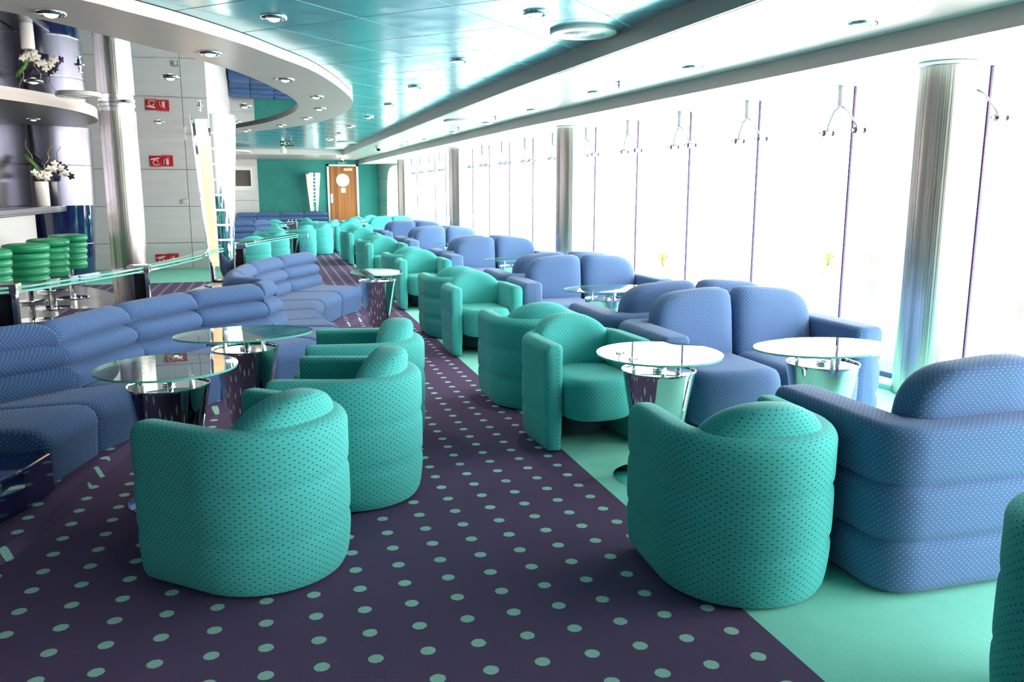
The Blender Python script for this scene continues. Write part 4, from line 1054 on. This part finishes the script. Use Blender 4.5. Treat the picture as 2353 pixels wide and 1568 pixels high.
def dome(x, y, z, lab):
    e = tag(empty('dome_camera', (x, y, z)), lab, 'camera')
    m = MB(); m.lathe([(0, 0), (.075, 0), (.075, -.05), (.06, -.07)], 32); m.build('housing', M['white'], e, smooth=True, angle=40)
    m = MB(); m.lathe([(.058, -.07), (.05, -.10), (.03, -.118), (0, -.124)], 32); m.build('smoked_dome', M['dark'], e, smooth=True)
dome(2.31, 18.4, ZW, 'white dome camera under the white ceiling strip')
dome(2.1, 25.6, ZW, 'small dome camera above the wooden door')
e = tag(empty('smoke_detector', (.33, 19.4, ZT)), 'white detector hanging behind the exit sign', 'detector')
m = MB(); m.lathe([(0, 0), (.03, 0), (.03, -.17), (.07, -.175), (.07, -.26), (.05, -.28), (0, -.285)], 24); m.build('detector_body', M['white'], e, smooth=True, angle=40)

# ------------------------------------------------------------------ glass spider fittings
def make_spider():
    e = tag(empty('glass_fitting'), None, 'fitting')
    m = MB(); m.lathe([(.05, 0), (.05, -.006), (.028, -.008), (.028, -.17), (0, -.17)], 20); m.build('stem', M['midmetal'], e, smooth=True, angle=40)
    for s_ in (-1, 1):
        m = MB(); m.tube([(0, .01 * s_, -.165), (.004, .08 * s_, -.20), (.02, .17 * s_, -.31), (.04, .20 * s_, -.37)], .009, 8); a = m.build('arm', M['midmetal'], e, smooth=True)
        m = MB(); m.tube([(.0, .20 * s_, -.37), (.06, .20 * s_, -.37)], .028, 16); m.tube([(.09, .20 * s_, -.37), (.115, .20 * s_, -.37)], .022, 16); m.tube([(-.04, .20 * s_, -.37), (.115, .20 * s_, -.37)], .010, 8); m.build('clamp_bolt', M['darkmetal'], a, smooth=True, angle=40)
    return e
spd = make_spider()
ord_ = ['nearest', 'second', 'third', 'fourth', 'fifth', 'sixth', 'seventh', 'eighth', 'ninth', 'tenth', 'eleventh', 'twelfth', 'thirteenth', 'fourteenth', 'fifteenth', 'sixteenth', 'seventeenth']
k = 0
for (y, x) in G:
    if y < 4.5 or k >= 17: continue
    place(spd, x - .125, y, ZB, 0, 'steel two-armed glass fitting at the window head, %s from the camera' % ord_[k], 'glass wall fittings'); k += 1

# ------------------------------------------------------------------ outside
m = MB(); m.box(5.6, -60, -12.3, 260, 300, -12.0); tag(m.build('quay_ground', M['quay']), 'pale quay ground outside far below', 'ground')['kind'] = 'structure'
def building(x, y, w, d_, h, lab, seed, blue=False):
    rnd = random.Random(seed)
    e = tag(empty('apartment_building', (x, y, -12)), lab, 'building', 'pale town buildings outside')
    m = MB(); m.box(0, -w / 2, 0, d_, w / 2, h); m.build('facade', M['bldg'], e)
    m = MB(); m.box(-.5, -w / 2 - .5, h, d_ + .5, w / 2 + .5, h + .5); m.build('roof', M['roof'], e)
    fl_ = int(h // 3.4); nw = int(w // 5)
    for i in range(fl_):
        for j in range(nw):
            if rnd.random() < .35: continue
            yy_ = -w / 2 + (j + .5) * w / nw; zz_ = 1.2 + i * 3.4
            m = MB(); m.box(-.06, yy_ - .6, zz_, .0, yy_ + .6, zz_ + 1.6); m.build('window', M['bwinb'] if blue and rnd.random() < .5 else M['bwin'], e)
for i, (x, y, w_, h_, bl) in enumerate(((62, 18, 26, 9.5, True), (66, 46, 24, 11.5, False), (70, 74, 26, 10, True), (64, 104, 26, 13, False), (80, 140, 34, 12, False), (95, 190, 44, 13, True))):
    building(x, y, w_, 12, h_, 'pale town building outside, number %s counted from the right' % ['one', 'two', 'three', 'four', 'five', 'six'][i], i, bl)
def palm(x, y, lab):
    e = tag(empty('palm_tree', (x, y, -12)), lab, 'palm tree')
    m = MB(); m.tube([(0, 0, 0), (.1, .05, 3), (.15, .1, 5.2)], .28, 10, r1=.2); m.build('trunk', M['bark'], e, smooth=True)
    rnd = random.Random(5); m = MB()
    for k in range(46):
        a = rnd.uniform(0, 2 * PI); el = rnd.uniform(-.5, 1.35); L = rnd.uniform(2.2, 3.1)
        p = Vector((.15, .1, 5.2)); d_ = Vector((math.cos(a) * math.cos(el), math.sin(a) * math.cos(el), math.sin(el)))
        side = d_.cross(Vector((0, 0, 1))).normalized(); pts = []
        for t in range(6): pts.append(p + d_ * (L * t / 5) + Vector((0, 0, -.9 * (t / 5) ** 2)))
        vs = []
        for t, q in enumerate(pts): w_ = .16 * math.sin(PI * (t + .5) / 6.2); vs += [q + side * w_, q - side * w_]
        m.add(vs, [(2 * t, 2 * t + 1, 2 * t + 3, 2 * t + 2) for t in range(5)])
    m.build('crown', M['palm'], e, fix=False)
palm(42, 84.9, 'palm tree outside, centred behind the second window left of the near column')
palm(60, 79.9, 'palm tree outside, the smaller and fainter one')
